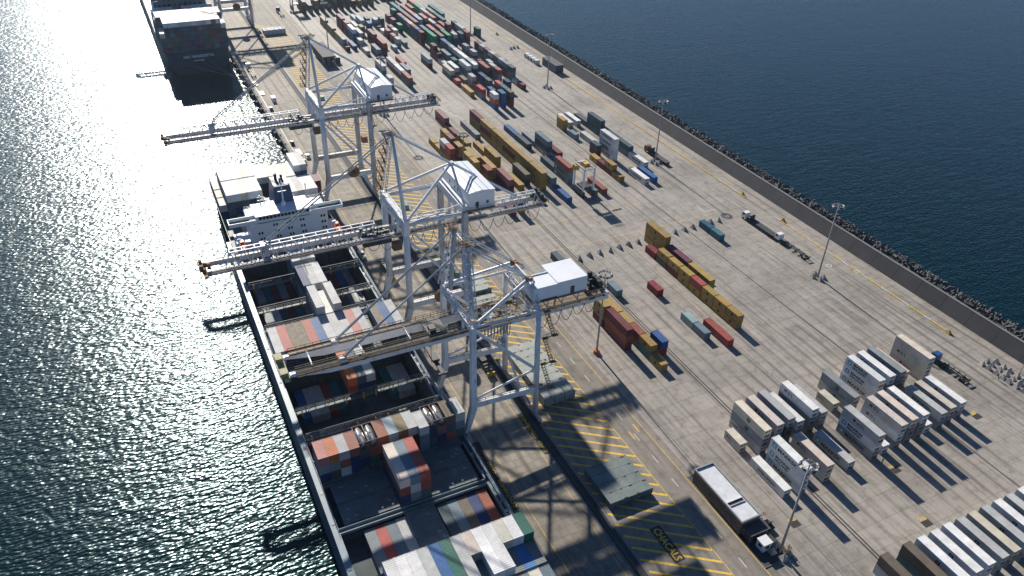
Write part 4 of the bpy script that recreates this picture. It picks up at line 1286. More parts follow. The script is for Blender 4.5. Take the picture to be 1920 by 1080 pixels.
# ---- nearest crane: twin box girders, lattice masts
def crane_lattice(yc, label):
    c = tag(empty('ship_to_shore_crane', (70, yc, 0)), label, 'crane', 'ship-to-shore cranes on the quay')
    yn, yf = yc - 9.6, yc + 9.5
    for y in (yn, yf):
        bogie(c, 59.9, y, 0)
        bogie(c, 80.0, y, 0)
        MB().beam((59.7, y, 2.2), (61.6, y, 10.4), 1.0, 1.1, 1.7, 1.7).beam((61.6, y, 10.2), (61.4, y, 36.2), 1.55, 1.55, 1.25, 1.25).build('leg', 'crane_white', c)
        MB().tube((80, y, 2.4), (79.2, y, 36.0), .82, .7, n=14).build('leg', 'crane_white', c, smooth=True)
        MB().beam((62.0, y, 11.2), (79.4, y, 10.4), 1.0, 1.7).build('portal_beam', 'crane_white', c)
        MB().rail((62.4, y - .5, 12.1), (79.0, y - .5, 11.3), 1.0, 2.2, .05).build('walkway_rail', 'rusty', c)
        MB().tube((61.8, y, 35.0), (79.0, y, 17.5), .42, n=10).build('brace', 'crane_white', c)
        MB().tube((62.0, y, 13.0), (79.0, y, 17.2), .3, n=8).build('brace', 'crane_white', c)
        MB().tube((61.6, y, 36.0), (79.0, y, 36.0), .34, n=10).build('top_beam', 'crane_white', c)
        mb = MB()
        for k in range(5):
            x = 63 + 3.5 * k
            mb.beam((x, y, 36.2), (x + 1.7, y + (1.6 if y < yc else -1.6), 37.6), .14).beam((x + 1.7, y + (1.6 if y < yc else -1.6), 37.6), (x + 3.4, y, 36.2), .14)
        mb.build('top_truss', 'crane_white', c)
    for x in (59.9, 80.0):
        MB().beam((x, yn + 3.4, 2.1), (x, yf - 3.4, 2.1), .7, .9).build('sill_beam', 'crane_grey', c)
    MB().beam((80, yn + 1, 9.8), (80, yc, 3.0), .55).beam((80, yf - 1, 9.8), (80, yc, 3.0), .55).build('sill_brace', 'crane_white', c)
    for x in (61.4, 79.2):
        mb = MB()
        lattice((x, yn + .6, 35.6), (x, yf - .6, 35.6), 1.2, 1.2, 12, .22, mb)
        mb.build('cross_beam', 'crane_white', c)
    for y in (yc - 3.5, yc + 3.3):                    # boom and trolley girders, hung below the cross beams
        g = MB().box(28, y - .6, 29.4, 103.5, y + .6, 31.6)
        g.poly([(18.6, y - .6, 31.0), (18.6, y + .6, 31.0), (28, y + .6, 29.4), (28, y - .6, 29.4), (18.6, y - .6, 31.6), (18.6, y + .6, 31.6), (28, y + .6, 31.6), (28, y - .6, 31.6)],
               [(0, 1, 2, 3)[::-1], (4, 5, 6, 7), (0, 4, 7, 3), (1, 2, 6, 5), (0, 1, 5, 4)])
        g = g.build('boom_girder', 'crane_white', c)
        s_ = -1 if y < yc else 1
        wk = MB().box(20, y + s_ * .62 - (.9 if s_ < 0 else 0), 31.2, 102, y + s_ * .62 + (.9 if s_ > 0 else 0), 31.28)
        wk.box(20, y - .5, 31.62, 102, y + .5, 31.7)
        wk.build('walkway', 'walkway', g)
        MB().rail((20, y + s_ * 1.5, 31.28), (60, y + s_ * 1.5, 31.28), 1.1, 2.0, .06).rail((20, y - s_ * .55, 31.7), (60, y - s_ * .55, 31.7), 1.1, 2.0, .05).rail((63, y + s_ * 1.5, 31.28), (101, y + s_ * 1.5, 31.28), 1.1, 2.4, .05).build('handrail', 'walkway', g)
        for x in (61.4, 79.2):
            MB().beam((x, y, 31.6), (x, y, 34.9), .6).build('hanger', 'crane_white', c)
        MB().tube((18.9, y, 31.9), (60, y, 31.95), .1, n=6).build('trolley_rail', 'steel_grey', g)
    tie = MB().box(17.2, yc - 4.6, 30.2, 18.5, yc + 4.4, 31.4).box(16.6, yc - 4, 31.4, 18.3, yc - 1.8, 32.4).box(16.6, yc + 1.4, 31.4, 18.3, yc + 3.8, 32.6)
    tie.rail((16.4, yc - 4.6, 31.4), (16.4, yc + 4.4, 31.4), 1.2, 1.1, .06)
    tie.build('boom_tip', 'tip_paint', c)
    for x in (24, 36, 48):
        MB().beam((x, yc - 2.9, 31.9), (x, yc + 2.7, 31.9), .3, .3).build('girder_tie', 'crane_grey', c)
    ap = [(62.2, yc - 4.0, 56.0), (62.2, yc + 4.1, 56.0)]
    py = [(78.8, yc - 4.2, 42.4), (78.8, yc + 4.1, 42.4)]
    for a, b, yl in ((ap[0], py[0], yn), (ap[1], py[1], yf)):
        mb = MB()
        lattice((61.4, yl, 36.4), a, 2.0, 1.5, 9, .17, mb)
        mb.build('lattice_mast', 'crane_white', c)
        sheave_head(c, *a)
        mb = MB()
        lattice((79.2, yl, 36.2), b, 1.4, 1.1, 4, .14, mb)
        mb.build('rear_mast', 'crane_white', c)
        MB().box(b[0] - 1, b[1] - .7, b[2] - .6, b[0] + 1, b[1] + .7, b[2] + .2).tube((b[0] - .6, b[1] - .5, b[2] + .3), (b[0] - .6, b[1] + .5, b[2] + .3), .45, n=8).build('rear_sheave', 'rusty', c)
        yg = yc - 3.5 if yl == yn else yc + 3.3
        MB().tube(a, (31.0, yg, 32.2), .22, n=8).tube((a[0] - 11, a[1] - .1, a[2] - 8.2), (31.0, yg + .4, 32.4), .1, n=6).build('forestay', 'galvanised', c)
        MB().box(30.2, yg - .55, 31.6, 31.8, yg + .55, 32.6).build('stay_anchor', 'crane_grey', c)
        MB().tube(a, b, .2, n=8).tube((a[0], a[1], a[2] - 1.2), (b[0], b[1], b[2] - .4), .16, n=8).build('backstay', 'crane_white', c)
        MB().tube(b, (61.8, yl, 36.6), .4, n=10).build('strut', 'crane_white', c)
        MB().tube((b[0] - 1, b[1], b[2] - 2.2), (62.4, yl + (1 if yl < yc else -1), 36.4), .26, n=8).build('strut', 'crane_white', c)
        MB().tube(b, (90.5, yg, 33.0), .14, n=6).build('rear_stay', 'galvanised', c)
        MB().beam((62.2, a[1] - .6 * (1 if yl > yc else -1), 55), (62.4, (a[1] + yl) / 2, 36.8), .8, 1.1).build('mast_back_plate', 'crane_grey', c)
    MB().beam((62.2, yc - 4, 55.6), (62.2, yc + 4.1, 55.6), .35).beam((61.8, yc - 6.6, 46.5), (61.8, yc + 6.6, 46.5), .3).beam((61.8, yc - 6.6, 46.5), (62.2, yc + 4, 55.6), .2).beam((61.8, yc + 6.6, 46.5), (62.2, yc - 4, 55.6), .2).build('mast_tie', 'crane_white', c)
    MB().beam((78.8, yc - 4, 42.2), (78.8, yc + 4, 42.2), .4).beam((79.2, yn, 36.4), (78.8, yc + 4, 42.2), .25).beam((79.2, yf, 36.4), (78.8, yc - 4, 42.2), .25).build('mast_tie', 'crane_white', c)
    # machinery house on the rear girders
    yh = yc - 2.9
    h = MB().box(85.50, yh - 4.5, 37.00, 94.00, yh + 4.4, 41.20).box(78.70, yh - 4.5, 37.30, 85.50, yh + 1.6, 41.00)
    h = h.build('machinery_house', 'house_white', c)
    MB().box(78.50, yh - 4.9, 36.70, 94.50, yh + 4.7, 37.00).build('house_floor', 'walkway', h)
    MB().box(89.30, yh - 4.56, 37.10, 90.40, yh - 4.48, 39.20).build('door', 'dark_steel', h)
    MB().box(78.60, yh + 1.0, 41.00, 94.00, yh + 1.15, 41.25).box(85.40, yh - 4.5, 41.20, 94.00, yh + 4.4, 41.26).build('roof_seam', 'house_white', h)
    lg = MB()
    for x in (81.2, 86.6, 91, 95.6):
        for y in (yc - 3.5, yc + 3.3):
            lg.beam((x - 1.6, y, 31.6), (x - 1.6, y - 1.4, 36.7), .3)
    lg.build('house_post', 'crane_white', c)
    MB().box(80, yc - 2.8, 31.6, 103, yc + 2.6, 31.75).build('machinery_deck', 'walkway', c)
    st = MB()
    for k in range(26):
        x, y = random.uniform(97, 102.6), random.uniform(yc - 3, yc + 3)
        st.box(x, y, 31.75, x + random.uniform(.4, 1.3), y + random.uniform(.4, 1.2), 31.75 + random.uniform(.5, 2.6))
    st.rail((96.6, yc - 3.8, 31.8), (103.3, yc - 3.8, 31.8), 1.2, 1.1, .06).rail((103.3, yc - 3.8, 31.8), (103.3, yc + 3.8, 31.8), 1.2, 1.1, .06)
    st.build('winch_gear', 'dark_steel', c)
    for x in (66, 71, 75.6):
        MB().box(x, yc - 2.7, 31.65, x + 2.6, yc + 2.5, 31.8).build('grating', 'walkway', c)
    mb = MB()
    for k in range(34):
        x, y = random.uniform(63, 79), random.uniform(yc - 2.6, yc + 2.4)
        mb.beam((x, y, 31.85), (x + random.uniform(-2, 2), y + random.uniform(-1.5, 1.5), 31.9 + random.uniform(.2, 1.4)), .16)
    mb.build('rope_gear', 'dark_steel', c)
    tr = MB().box(52.5, yc - 3.2, 31.9, 57.2, yc + 3.0, 32.3).box(53, yc - 2.8, 32.3, 54.6, yc - .8, 33.4).rail((52.5, yc - 3.2, 32.3), (57.2, yc - 3.2, 32.3), 1.0, 1.2, .05)
    tr = tr.build('trolley', 'dark_steel', c)
    MB().box(56.4, yc - 1.8, 27.2, 59.0, yc + .4, 29.2).build('operator_cab', 'house_white', tr)
    MB().box(56.3, yc - 1.85, 27.6, 56.38, yc + .45, 28.8).box(56.5, yc - 1.88, 27.6, 58.6, yc - 1.82, 28.8).build('cab_window', 'window_glass', tr)
    sp = MB()
    for sx_ in (53.2, 56.6):
        for yy in (yc - 2.6, yc + 2.4):
            sp.tube((sx_, yy, 32), (sx_, yy, 22.2), .05, n=4)
    sp.build('hoist_rope', 'cable', tr)
    spreader(c, 54.9, yc, 21.0)
    festoon(c, 81.5, 99, yc - 5.0, 30.6, 5, 4.2)
    festoon(c, 66.0, 74.0, yc - 4.6, 30.4, 9, 4.2)
    stair_tower(c, 80.6, yn - .4, 10, 35.5, 6, -1)
    stair_tower(c, 80.6, yn + 1.2, 2.5, 10, 2, 1)
    MB().box(77.2, yf - 2.2, 11.6, 79.0, yf + .2, 13.8).build('electric_cabinet', 'crane_grey', c)
    return c

# ---- farther cranes: single trussed boom, A-frame, round legs
def crane_truss(yc, label, boom_up=False):
    c = tag(empty('ship_to_shore_crane', (70, yc, 0)), label, 'crane', 'ship-to-shore cranes on the quay')
    yn, yf = yc - 9.7, yc + 9.7
    for y in (yn, yf):
        bogie(c, 59.9, y, 0)
        bogie(c, 80.0, y, 0)
        MB().beam((59.8, y, 2.2), (61.9, y, 10.5), 1.0, 1.2, 1.9, 1.9).build('leg_foot', 'crane_white', c)
        MB().tube((61.9, y, 10.2), (61.7, y, 38.0), .98, .9, n=14).build('leg', 'crane_white', c, smooth=True)
        MB().beam((61.7, y, 36.0), (61.7, y, 40.4), 2.0, 2.0, 1.5, 1.5).build('leg_head', 'crane_white', c)
        MB().beam((80.0, y, 2.2), (79.8, y, 39.6), 1.5, 1.7).build('leg', 'crane_grey', c)
        MB().beam((62.4, y, 11.4), (79.4, y, 11.4), 1.3, 1.9).build('portal_beam', 'crane_grey' if y == yf else 'crane_white', c)
        MB().tube((62.2, y, 39.0), (79.4, y, 39.0), .55, n=12).build('top_beam', 'crane_white', c, smooth=True)
        MB().tube((62.2, y, 34.0), (79.3, y, 13.2), .36, n=9).build('brace', 'crane_white', c)
        MB().rail((62.8, y - .6, 12.4), (79.2, y - .6, 12.4), 1.0, 2.2, .05).build('walkway_rail', 'rusty', c)
    for x in (59.9, 80.0):
        MB().beam((x, yn + 3.4, 2.1), (x, yf - 3.4, 2.1), .8, 1.0).build('sill_beam', 'crane_white', c)
    MB().tube((80, yn, 9.5), (80, yc, 3.0), .3, n=8).tube((80, yf, 9.5), (80, yc, 3.0), .3, n=8).build('sill_brace', 'crane_white', c)
    MB().beam((61.7, yn + 1, 39.2), (61.7, yf - 1, 39.2), 1.8, 2.2).build('cross_beam', 'crane_white', c)
    MB().beam((79.8, yn, 39.9), (79.8, yf, 39.9), 2.0, 2.4).build('cross_beam', 'crane_white', c)
    MB().box(62.9, yc - 4.5, 40.3, 65.6, yc - .5, 40.5).rail((62.9, yc - 4.5, 40.5), (65.6, yc - 4.5, 40.5), 1.1, 1, .05).box(63.2, yc - 3.5, 40.5, 65, yc - 1.5, 41.6).build('hinge_platform', 'deck_green', c)
    x0, x1, zb, zt = 8.2, 110.0, 31.4, 32.9
    bm = MB()
    for s_ in (-1, 1):
        bm.box(x0, yc + s_ * 2.4 - .35, zb, x1, yc + s_ * 2.4 + .35, zt)
    k = x0 + 1
    while k < x1:
        bm.beam((k, yc - 2.1, zb + .4), (k, yc + 2.1, zb + .4), .3)
        k += 4.2
    boom = bm.build('boom_girder', 'crane_grey', c)
    tw = MB()
    for s_ in (-1, 1):
        tw.box(x0 + 1, yc + s_ * 2.8 - (.9 if s_ < 0 else 0), zt - .4, x1 - 1, yc + s_ * 2.8 + (.9 if s_ > 0 else 0), zt - .32)
    tw.build('walkway', 'walkway', boom)
    MB().rail((x0 + 1, yc - 3.65, zt - .3), (60, yc - 3.65, zt - .3), 1.1, 2.2, .05).rail((64, yc - 3.65, zt - .3), (x1 - 1, yc - 3.65, zt - .3), 1.1, 2.4, .05).build('handrail', 'crane_grey', boom)
    def truss(a, b, n, h=3.3):
        t = MB()
        L = (b - a) / n
        for k in range(n):
            xa, xm, xb = a + k * L, a + (k + .5) * L, a + (k + 1) * L
            for s_ in (-1, 1):
                t.beam((xa, yc + s_ * 2.4, zt), (xm, yc + s_ * .9, zt + h), .2)
                t.beam((xm, yc + s_ * .9, zt + h), (xb, yc + s_ * 2.4, zt), .2)
            t.beam((xm, yc - .9, zt + h), (xm, yc + .9, zt + h), .16)
        for s_ in (-1, 1):
            t.beam((a + L / 2, yc + s_ * .9, zt + h), (b - L / 2, yc + s_ * .9, zt + h), .26)
        t.build('boom_truss', 'crane_white', c)
    truss(13, 57, 13)
    truss(64, 79, 5, 2.6)
    truss(92, 109, 6, 3.0)
    tip = MB()
    for k in range(10):
        x, y = random.uniform(x0 - 1.8, x0 + .8), random.uniform(yc - 3.6, yc + 3.2)
        tip.box(x, y, zb + .2, x + .9, y + .8, zb + random.uniform(1, 2.4))
    tip.box(x0 - 1, yc - 3.8, zb, x0, yc + 3.8, zb + .6).rail((x0 - 1.8, yc - 3.8, zb + .6), (x0 - 1.8, yc + 3.8, zb + .6), 1.2, 1, .06)
    tip.build('boom_tip', 'rusty', c)
    end = MB()
    for k in range(12):
        x, y = random.uniform(x1 - 3, x1 + .6), random.uniform(yc - 3, yc + 2.4)
        end.box(x, y, zt, x + .8, y + .8, zt + random.uniform(.6, 2.8))
    end.rail((x1 - 4, yc - 3.4, zt), (x1 + 1, yc - 3.4, zt), 1.2, 1, .06).rail((x1 + 1, yc - 3.4, zt), (x1 + 1, yc + 3.4, zt), 1.2, 1, .06).box(x1, yc - 3.4, zb, x1 + 1, yc + 3.4, zb + .3)
    end.build('winch_gear', 'dark_steel', c)
    apx = (62.2, yc, 62.6)
    MB().tube((61.7, yn, 40), apx, .62, .42, n=12).build('mast_leg', 'crane_white', c, smooth=True)
    mb = MB()
    lattice((61.7, yf, 40), (apx[0], apx[1] + .6, apx[2]), 1.3, 1.0, 11, .13, mb)
    mb.build('mast_leg', 'crane_grey', c)
    st = MB()
    for k in range(6):
        t = (k + .5) / 6.5
        p = Vector((61.7, yf, 40)).lerp(Vector(apx), t)
        st.box(p.x - 2.6, p.y - .6, p.z, p.x - .6, p.y + 1.2, p.z + .08).rail((p.x - 2.6, p.y - .6, p.z), (p.x - 2.6, p.y + 1.2, p.z), 1.1, .9, .05).rail((p.x - 2.6, p.y + 1.2, p.z), (p.x - .6, p.y + 1.2, p.z), 1.1, 1, .05)
        q = Vector((61.7, yf, 40)).lerp(Vector(apx), min(1, t + 1 / 6.5))
        st.beam((p.x - .9, p.y + .4, p.z), (q.x - 2.2, q.y + .4, q.z), .5, .1)
    st.build('mast_stairs', 'rusty', c)
    sheave_head(c, *apx)
    MB().box(59.4, yc - .8, 62.6, 61.2, yc + .2, 63.6).tube((58.6, yc, 63.8), (61.5, yc, 63.5), .25, n=8).build('apex_gear', 'crane_grey', c)
    pyr = (79.6, yc, 50.6)
    for y in (yn, yf):
        MB().tube((79.8, y, 41), pyr, .36, n=9).build('rear_strut', 'crane_white', c)
        MB().tube(pyr, (62.4, y, 40.4), .42, n=9).build('strut', 'crane_white', c)
        MB().tube((78.9, y + (2 if y < yc else -2), 41), (64.0, y, 39.4), .2, n=7).build('strut', 'crane_white', c)
    MB().box(78.9, yc - .8, 50.0, 80.3, yc + .8, 51.0).build('rear_head', 'crane_grey', c)
    for s_ in (-.7, .7):
        MB().tube((apx[0], yc + s_, apx[2]), (24.0, yc + s_ * 1.3, zt + 3.4), .2, n=7).build('forestay', 'galvanised', c)
        MB().tube((apx[0], yc + s_, apx[2]), (pyr[0], yc + s_, pyr[2]), .26, n=8).build('backstay', 'crane_white', c)
        MB().tube((pyr[0], yc + s_, pyr[2]), (101, yc + s_ * 1.3, zt + 2.8), .26, n=8).build('backstay', 'crane_white', c)
    MB().box(23, yc - 1.4, zt, 25, yc + 1.4, zt + 3.6).build('stay_anchor', 'crane_grey', c)
    for s_ in (-1, 1):
        for x in (61.7, 79.8):
            MB().beam((x, yc + s_ * 2.4, zt), (x, yc + s_ * 2.4, 38.6), .7).build('hanger', 'crane_white', c)
    # machinery house
    hx0, hx1, hy0, hy1, hz0, hz1 = 81.0, 89.2, yc - 9.6, yc + 10.4, 39.6, 45.0
    h = MB().box(hx0, hy0, hz0, hx1, hy1, hz1)
    h.poly([(hx0 - .2, hy0 - .2, hz1), (hx1 + .2, hy0 - .2, hz1), (hx1 + .2, hy1 + .2, hz1), (hx0 - .2, hy1 + .2, hz1), ((hx0 + hx1) / 2, hy0 - .2, hz1 + .5), ((hx0 + hx1) / 2, hy1 + .2, hz1 + .5)],
           [(0, 4, 5, 3), (1, 2, 5, 4), (0, 1, 4), (2, 3, 5)])
    h = h.build('machinery_house', 'house_white', c)
    for k, x in enumerate((hx0 + 2.2, hx0 + 4.1, hx0 + 6.2)):
        zz = hz1 + .5 - abs(x - (hx0 + hx1) / 2) * .125
        MB().beam((x, hy0 - .2, zz + .03), (x, hy1 + .2, zz + .03), .13, .12).build('roof_seam', 'deck_green', h)
    MB().box(hx0 + 2.2, hy0 - .06, hz0 + .1, hx0 + 3.2, hy0 + .02, hz0 + 2.2).build('door', 'dark_steel', h)
    MB().box(hx0 + 5.6, hy0 - .06, hz0 + 1.2, hx0 + 6.4, hy0 + .02, hz0 + 2.2).build('window', 'deck_green', h)
    for y in (hy0 + 8, hy0 + 10, hy0 + 14):
        MB().box(hx0 - .06, y, hz0 + 2.2, hx0 + .02, y + .7, hz0 + 3.2).build('vent', 'dark_steel', h)
    MB().box(hx0 - 1.0, hy0 - 1.0, hz0 - .2, hx1 + 1.0, hy1 + .8, hz0).build('house_floor', 'walkway', h)
    MB().rail((hx0 - .9, hy0 - .9, hz0), (hx1 + .9, hy0 - .9, hz0), 1.1, 1.4, .05).rail((hx0 - .9, hy0 - .9, hz0), (hx0 - .9, hy1 + .7, hz0), 1.1, 1.8, .05).build('house_rail', 'crane_grey', h)
    fl = MB()
    for x in (82, 88):
        for s_ in (-1, 1):
            fl.beam((x, yc + s_ * 2.4, zt), (x, yc + s_ * 2.4, hz0 - .2), .4)
    fl.beam((80.5, yn + 2, hz0 - .6), (89.5, yn + 2, hz0 - .6), .5).beam((80.5, yf - 2, hz0 - .6), (89.5, yf - 2, hz0 - .6), .5)
    fl.build('house_post', 'crane_white', c)
    # trolley parked over the quay edge
    tr = MB().box(51, yc - 3, zb - 1.2, 59.5, yc + 3, zb - .1)
    for k in range(16):
        x, y = random.uniform(51, 58.6), random.uniform(yc - 3, yc + 2.2)
        tr.box(x, y, zt, x + random.uniform(.5, 1.5), y + .7, zt + random.uniform(.3, 1.5))
    tr = tr.build('trolley', 'dark_steel', c)
    MB().box(59.8, yc - 3.4, zb - 4.2, 62.4, yc - 1.2, zb - 1.9).build('operator_cab', 'cab_brown', tr)
    festoon(c, 84, 108, yc - 3.2, zb - .1, 6, 3.8)
    festoon(c, 62.5, 79, yc - 3.2, zb - .1, 5, 3.4)
    festoon(c, 52, 60, yc - 3.2, zb - .1, 2, 3.2)
    rl_ = MB()
    for a in range(16):
        t = a * math.pi / 8
        rl_.beam((71.5, yn - 1.5, 13.2), (71.5 + 2.0 * math.cos(t), yn - 1.5, 13.2 + 2.0 * math.sin(t)), .16)
    rl_.tube((71.5, yn - 2.0, 13.2), (71.5, yn - 1.75, 13.2), 2.25, n=22).tube((71.5, yn - 1.3, 13.2), (71.5, yn - 1.1, 13.2), 2.25, n=22).tube((71.5, yn - 2.0, 13.2), (71.5, yn - .5, 13.2), .6, n=10)
    rl_.build('cable_reel', 'rusty', c)
    stair_tower(c, 81.0, yn + 1.0, 12.4, 38, 6, 1)
    stair_tower(c, 81.0, yn + 1.0, 2.6, 12.4, 2, 1)
    MB().box(80.9, yf - 3, 16, 83, yf - .5, 18.6).build('electric_cabinet', 'rusty', c)
    return c
crane_lattice(148.9, 'nearest quay crane with twin girders, lattice masts and white machinery house')
crane_truss(196.8, 'second quay crane, boom over the ship bridge, big white machinery house')
crane_truss(288.2, 'third quay crane, boom over open water between the two ships')
crane_truss(536.0, 'farthest quay crane at the top edge beside the far ship')

# ------------------------------------------------------------------ light masts
def light_mast(x, y, lab, h=28.6, base='blocks'):
    t = tag(empty('light_mast', (x, y, 0)), lab, 'light mast', 'floodlight masts in the yard')
    MB().tube((x, y, 0), (x, y, h), .34, .15, n=10).build('pole', 'steel_grey', t, smooth=True)
    hd = MB()
    n = 12
    for k in range(n):
        a, b = 2 * math.pi * k / n, 2 * math.pi * (k + 1) / n
        hd.beam((x + 1.5 * math.cos(a), y + 1.5 * math.sin(a), h), (x + 1.5 * math.cos(b), y + 1.5 * math.sin(b), h), .1)
        if k % 3 == 0:
            hd.beam((x, y, h), (x + 1.5 * math.cos(a), y + 1.5 * math.sin(a), h), .08)
    hd = hd.build('head_frame', 'steel_grey', t)
    for k in range(n):
        a = 2 * math.pi * (k + .5) / n
        c, s = math.cos(a), math.sin(a)
        p = Vector((x + 1.65 * c, y + 1.65 * s, h - .1))
        q = p + Vector((c * .35, s * .35, -.42))
        MB().beam(p, q, .62, .5).build('floodlight', 'lamp_glass' if k % 2 else 'dark_steel', hd)
    if base == 'rust':
        MB().tube((x, y, 0), (x, y, 1.1), 1.1, .9, n=12).build('base_guard', 'orange_paint', t)
    else:
        mb = MB()
        for k, (dx, dy) in enumerate(((-1.6, .8), (1.4, -1.2), (.4, 1.9), (-.6, -1.7))):
            mb.poly([(x + dx - .9, y + dy - .9, 0), (x + dx + .9, y + dy - .9, 0), (x + dx + .9, y + dy + .9, 0), (x + dx - .9, y + dy + .9, 0), (x + dx, y + dy, 1.7)], [(3, 2, 1, 0), (0, 1, 4), (1, 2, 4), (2, 3, 4), (3, 0, 4)])
        mb.build('base_guard', 'concrete_block', t)
light_mast(111.0, 76.4, 'floodlight mast beside the white booth of the long building')
light_mast(109.9, 156.4, 'floodlight mast with rusty orange base between road and maroon containers', 28.6, 'rust')
light_mast(203.5, 161.2, 'floodlight mast near the parked white-cabbed trucks')
light_mast(203.5, 261.8, 'floodlight mast beside the brown flatbed truck')
light_mast(202.7, 362.2, 'floodlight mast near the grey hut by the sea wall')
light_mast(201.8, 463.5, 'floodlight mast beside the far green containers')
light_mast(110.0, 459.0, 'floodlight mast beside the far dark-roofed building')
light_mast(109.8, 358.0, 'floodlight mast behind the third crane machinery house')
light_mast(110.9, 261.3, 'floodlight mast in front of the yellow containers by the second crane')
light_mast(110.5, 548.0, 'floodlight mast at the far end of the road')
MB_small = tag(empty('lamp_post', (222.4, 96.3, 0)), 'short grey lamp post behind the concrete pyramids', 'lamp post')
MB().tube((222.4, 96.3, 0), (222.4, 96.3, 8), .14, .09, n=8).build('pole', 'steel_grey', MB_small)
MB().beam((222.4, 96.3, 8), (221.2, 96.3, 8.2), .12).box(220.6, 96.1, 8.05, 221.3, 96.5, 8.25).build('lamp_head', 'lamp_glass', MB_small)

# ------------------------------------------------------------------ straddle carriers
def straddle(x, y, lab):
    t = tag(empty('straddle_carrier', (x, y, 0)), lab, 'straddle carrier', 'straddle carriers in the yard')
    x0, x1, y0, y1, H = x - 2.35, x + 2.35, y - 4.2, y + 4.2, 12.4
    for xx in (x0, x1):
        MB().box(xx - .45, y0 - .4, 1.3, xx + .45, y1 + .4, 2.7).build('side_beam', 'hull_dark', t)
        for k in range(4):
            yy = y0 + (y1 - y0) * (k + .1) / 3.2
            MB().tube((xx - .3, yy, .75), (xx + .3, yy, .75), .75, n=14).build('wheel', 'black_rubber', t)
        for yy in (y0 + .5, y1 - .5):
            MB().beam((xx, yy, 2.7), (xx, yy, H), .55, .7).build('post', 'house_white', t)
        MB().beam((xx, y0 + .5, H), (xx, y1 - .5, H), .5, .7).build('top_rail', 'house_white', t)
    MB().beam((x0, y0 + .5, H), (x1, y0 + .5, H), .5, .7).beam((x0, y1 - .5, H), (x1, y1 - .5, H), .5, .7).build('cross_beam', 'house_white', t)
    eng = MB().box(x0 + .3, y - 2.2, H + .1, x1 - .3, y + 2.6, H + .3)
    eng.rail((x0, y0, H + .3), (x1, y0, H + .3), 1, 1.2, .05).rail((x0, y0, H + .3), (x0, y1, H + .3), 1, 1.4, .05).rail((x1, y0, H + .3), (x1, y1, H + .3), 1, 1.4, .05)
    eng.build('platform', 'rusty', t)
    MB().box(x - 1.2, y - 1.6, H + .3, x + 1.2, y + .4, H + 1.5).tube((x - 1.4, y + 1.4, H + .8), (x + 1.2, y + 1.4, H + .8), .45, n=10).build('hoist_gear', 'yellow_paint', t)
    MB().box(x0 - .9, y1 - 2.2, H - 2.6, x0 + 1.0, y1 + .1, H - .5).build('operator_cab', 'yellow_paint', t)
    MB().box(x0 + .2, y0 + 1.2, 3.6, x1 - .2, y0 + 6.2, 4.1).box(x0 + .3, y0 + 1.0, 3.3, x0 + .7, y0 + 6.4, 3.6).box(x1 - .7, y0 + 1, 3.3, x1 - .3, y0 + 6.4, 3.6).build('spreader', 'dark_steel', t)
    MB().tube((x - 1, y, 4.1), (x - 1, y, H), .05, n=4).tube((x + 1, y, 4.1), (x + 1, y, H), .05, n=4).build('hoist_rope', 'cable', t)
    return t
straddle(158.9, 248.9, 'tall white-legged straddle carrier at the near end of the grey-blue rows')
straddle(113.6, 556.0, 'straddle carrier at the top edge beside the far row of boxes')

# ------------------------------------------------------------------ trucks and cars
def wheelset(par, xs, ys, r, w=.35):
    for y in ys:
        for x in xs:
            MB().tube((x - w / 2, y, r), (x + w / 2, y, r), r, n=12).build('wheel', 'black_rubber', par)
def truck(x, y, lab, cabm, trailer, L=13.6, rot=0.0, group='terminal trucks'):
    """local frame: cab towards +Y, origin under the trailer's rear end"""
    t = tag(empty('terminal_truck', (x, y, 0), rot), lab, 'truck', group)
    MB().box(-.5, L - 1.5, .7, .5, L + 4.6, 1.0).build('tractor_frame', 'dark_steel', t)
    cab = MB().poly([(-1.2, L + 2.2, .9), (1.2, L + 2.2, .9), (1.2, L + 4.7, .9), (-1.2, L + 4.7, .9), (-1.15, L + 2.3, 3.1), (1.15, L + 2.3, 3.1), (1.15, L + 4.2, 3.1), (-1.15, L + 4.2, 3.1), (-1.2, L + 4.65, 2.0), (1.2, L + 4.65, 2.0)],
                    [(3, 2, 1, 0), (4, 5, 6, 7), (0, 1, 5, 4), (2, 3, 8, 9), (9, 8, 7, 6), (1, 2, 9, 6, 5), (3, 0, 4, 7, 8)]).build('cab', cabm, t)
    MB().quad((-1.0, L + 4.62, 2.08), (-1.0, L + 4.27, 3.0), (1.0, L + 4.27, 3.0), (1.0, L + 4.62, 2.08)).build('windscreen', 'window_glass', cab)
    MB().box(-1.23, L + 3.0, 2.0, -1.17, L + 4.1, 2.75).build('side_window', 'window_glass', cab)
    MB().box(1.17, L + 3.0, 2.0, 1.23, L + 4.1, 2.75).build('side_window', 'window_glass', cab)
    wheelset(t, (-1.0, 1.0), (L + 3.6, L + .6, L - .6), .5)
    wheelset(t, (-1.0, 1.0), (.9, 2.1), .5)
    if trailer == 'flat':
        MB().box(-1.25, 0, 1.25, 1.25, L - .2, 1.5).build('trailer_deck', 'trailer_deck', t)
        MB().box(-1.25, L - .35, 1.5, 1.25, L - .2, 3.4).build('headboard', 'trailer_deck', t)
        MB().box(-.5, .2, .95, -.3, L - .4, 1.25).box(.3, .2, .95, .5, L - .4, 1.25).build('trailer_frame', 'dark_steel', t)
    else:
        mb = MB().box(-.55, 0, 1.0, -.35, L - .2, 1.35).box(.35, 0, 1.0, .55, L - .2, 1.35)
        for k in range(5):
            yy = .2 + (L - 1) * k / 4
            mb.box(-1.2, yy, 1.05, 1.2, yy + .3, 1.36)
        mb.build('trailer_frame', 'dark_steel', t)
    return t
truck(207.6, 188.2, 'white-cabbed truck with long flat dark trailer parked by the yellow kerb', 'cab_white', 'flat')
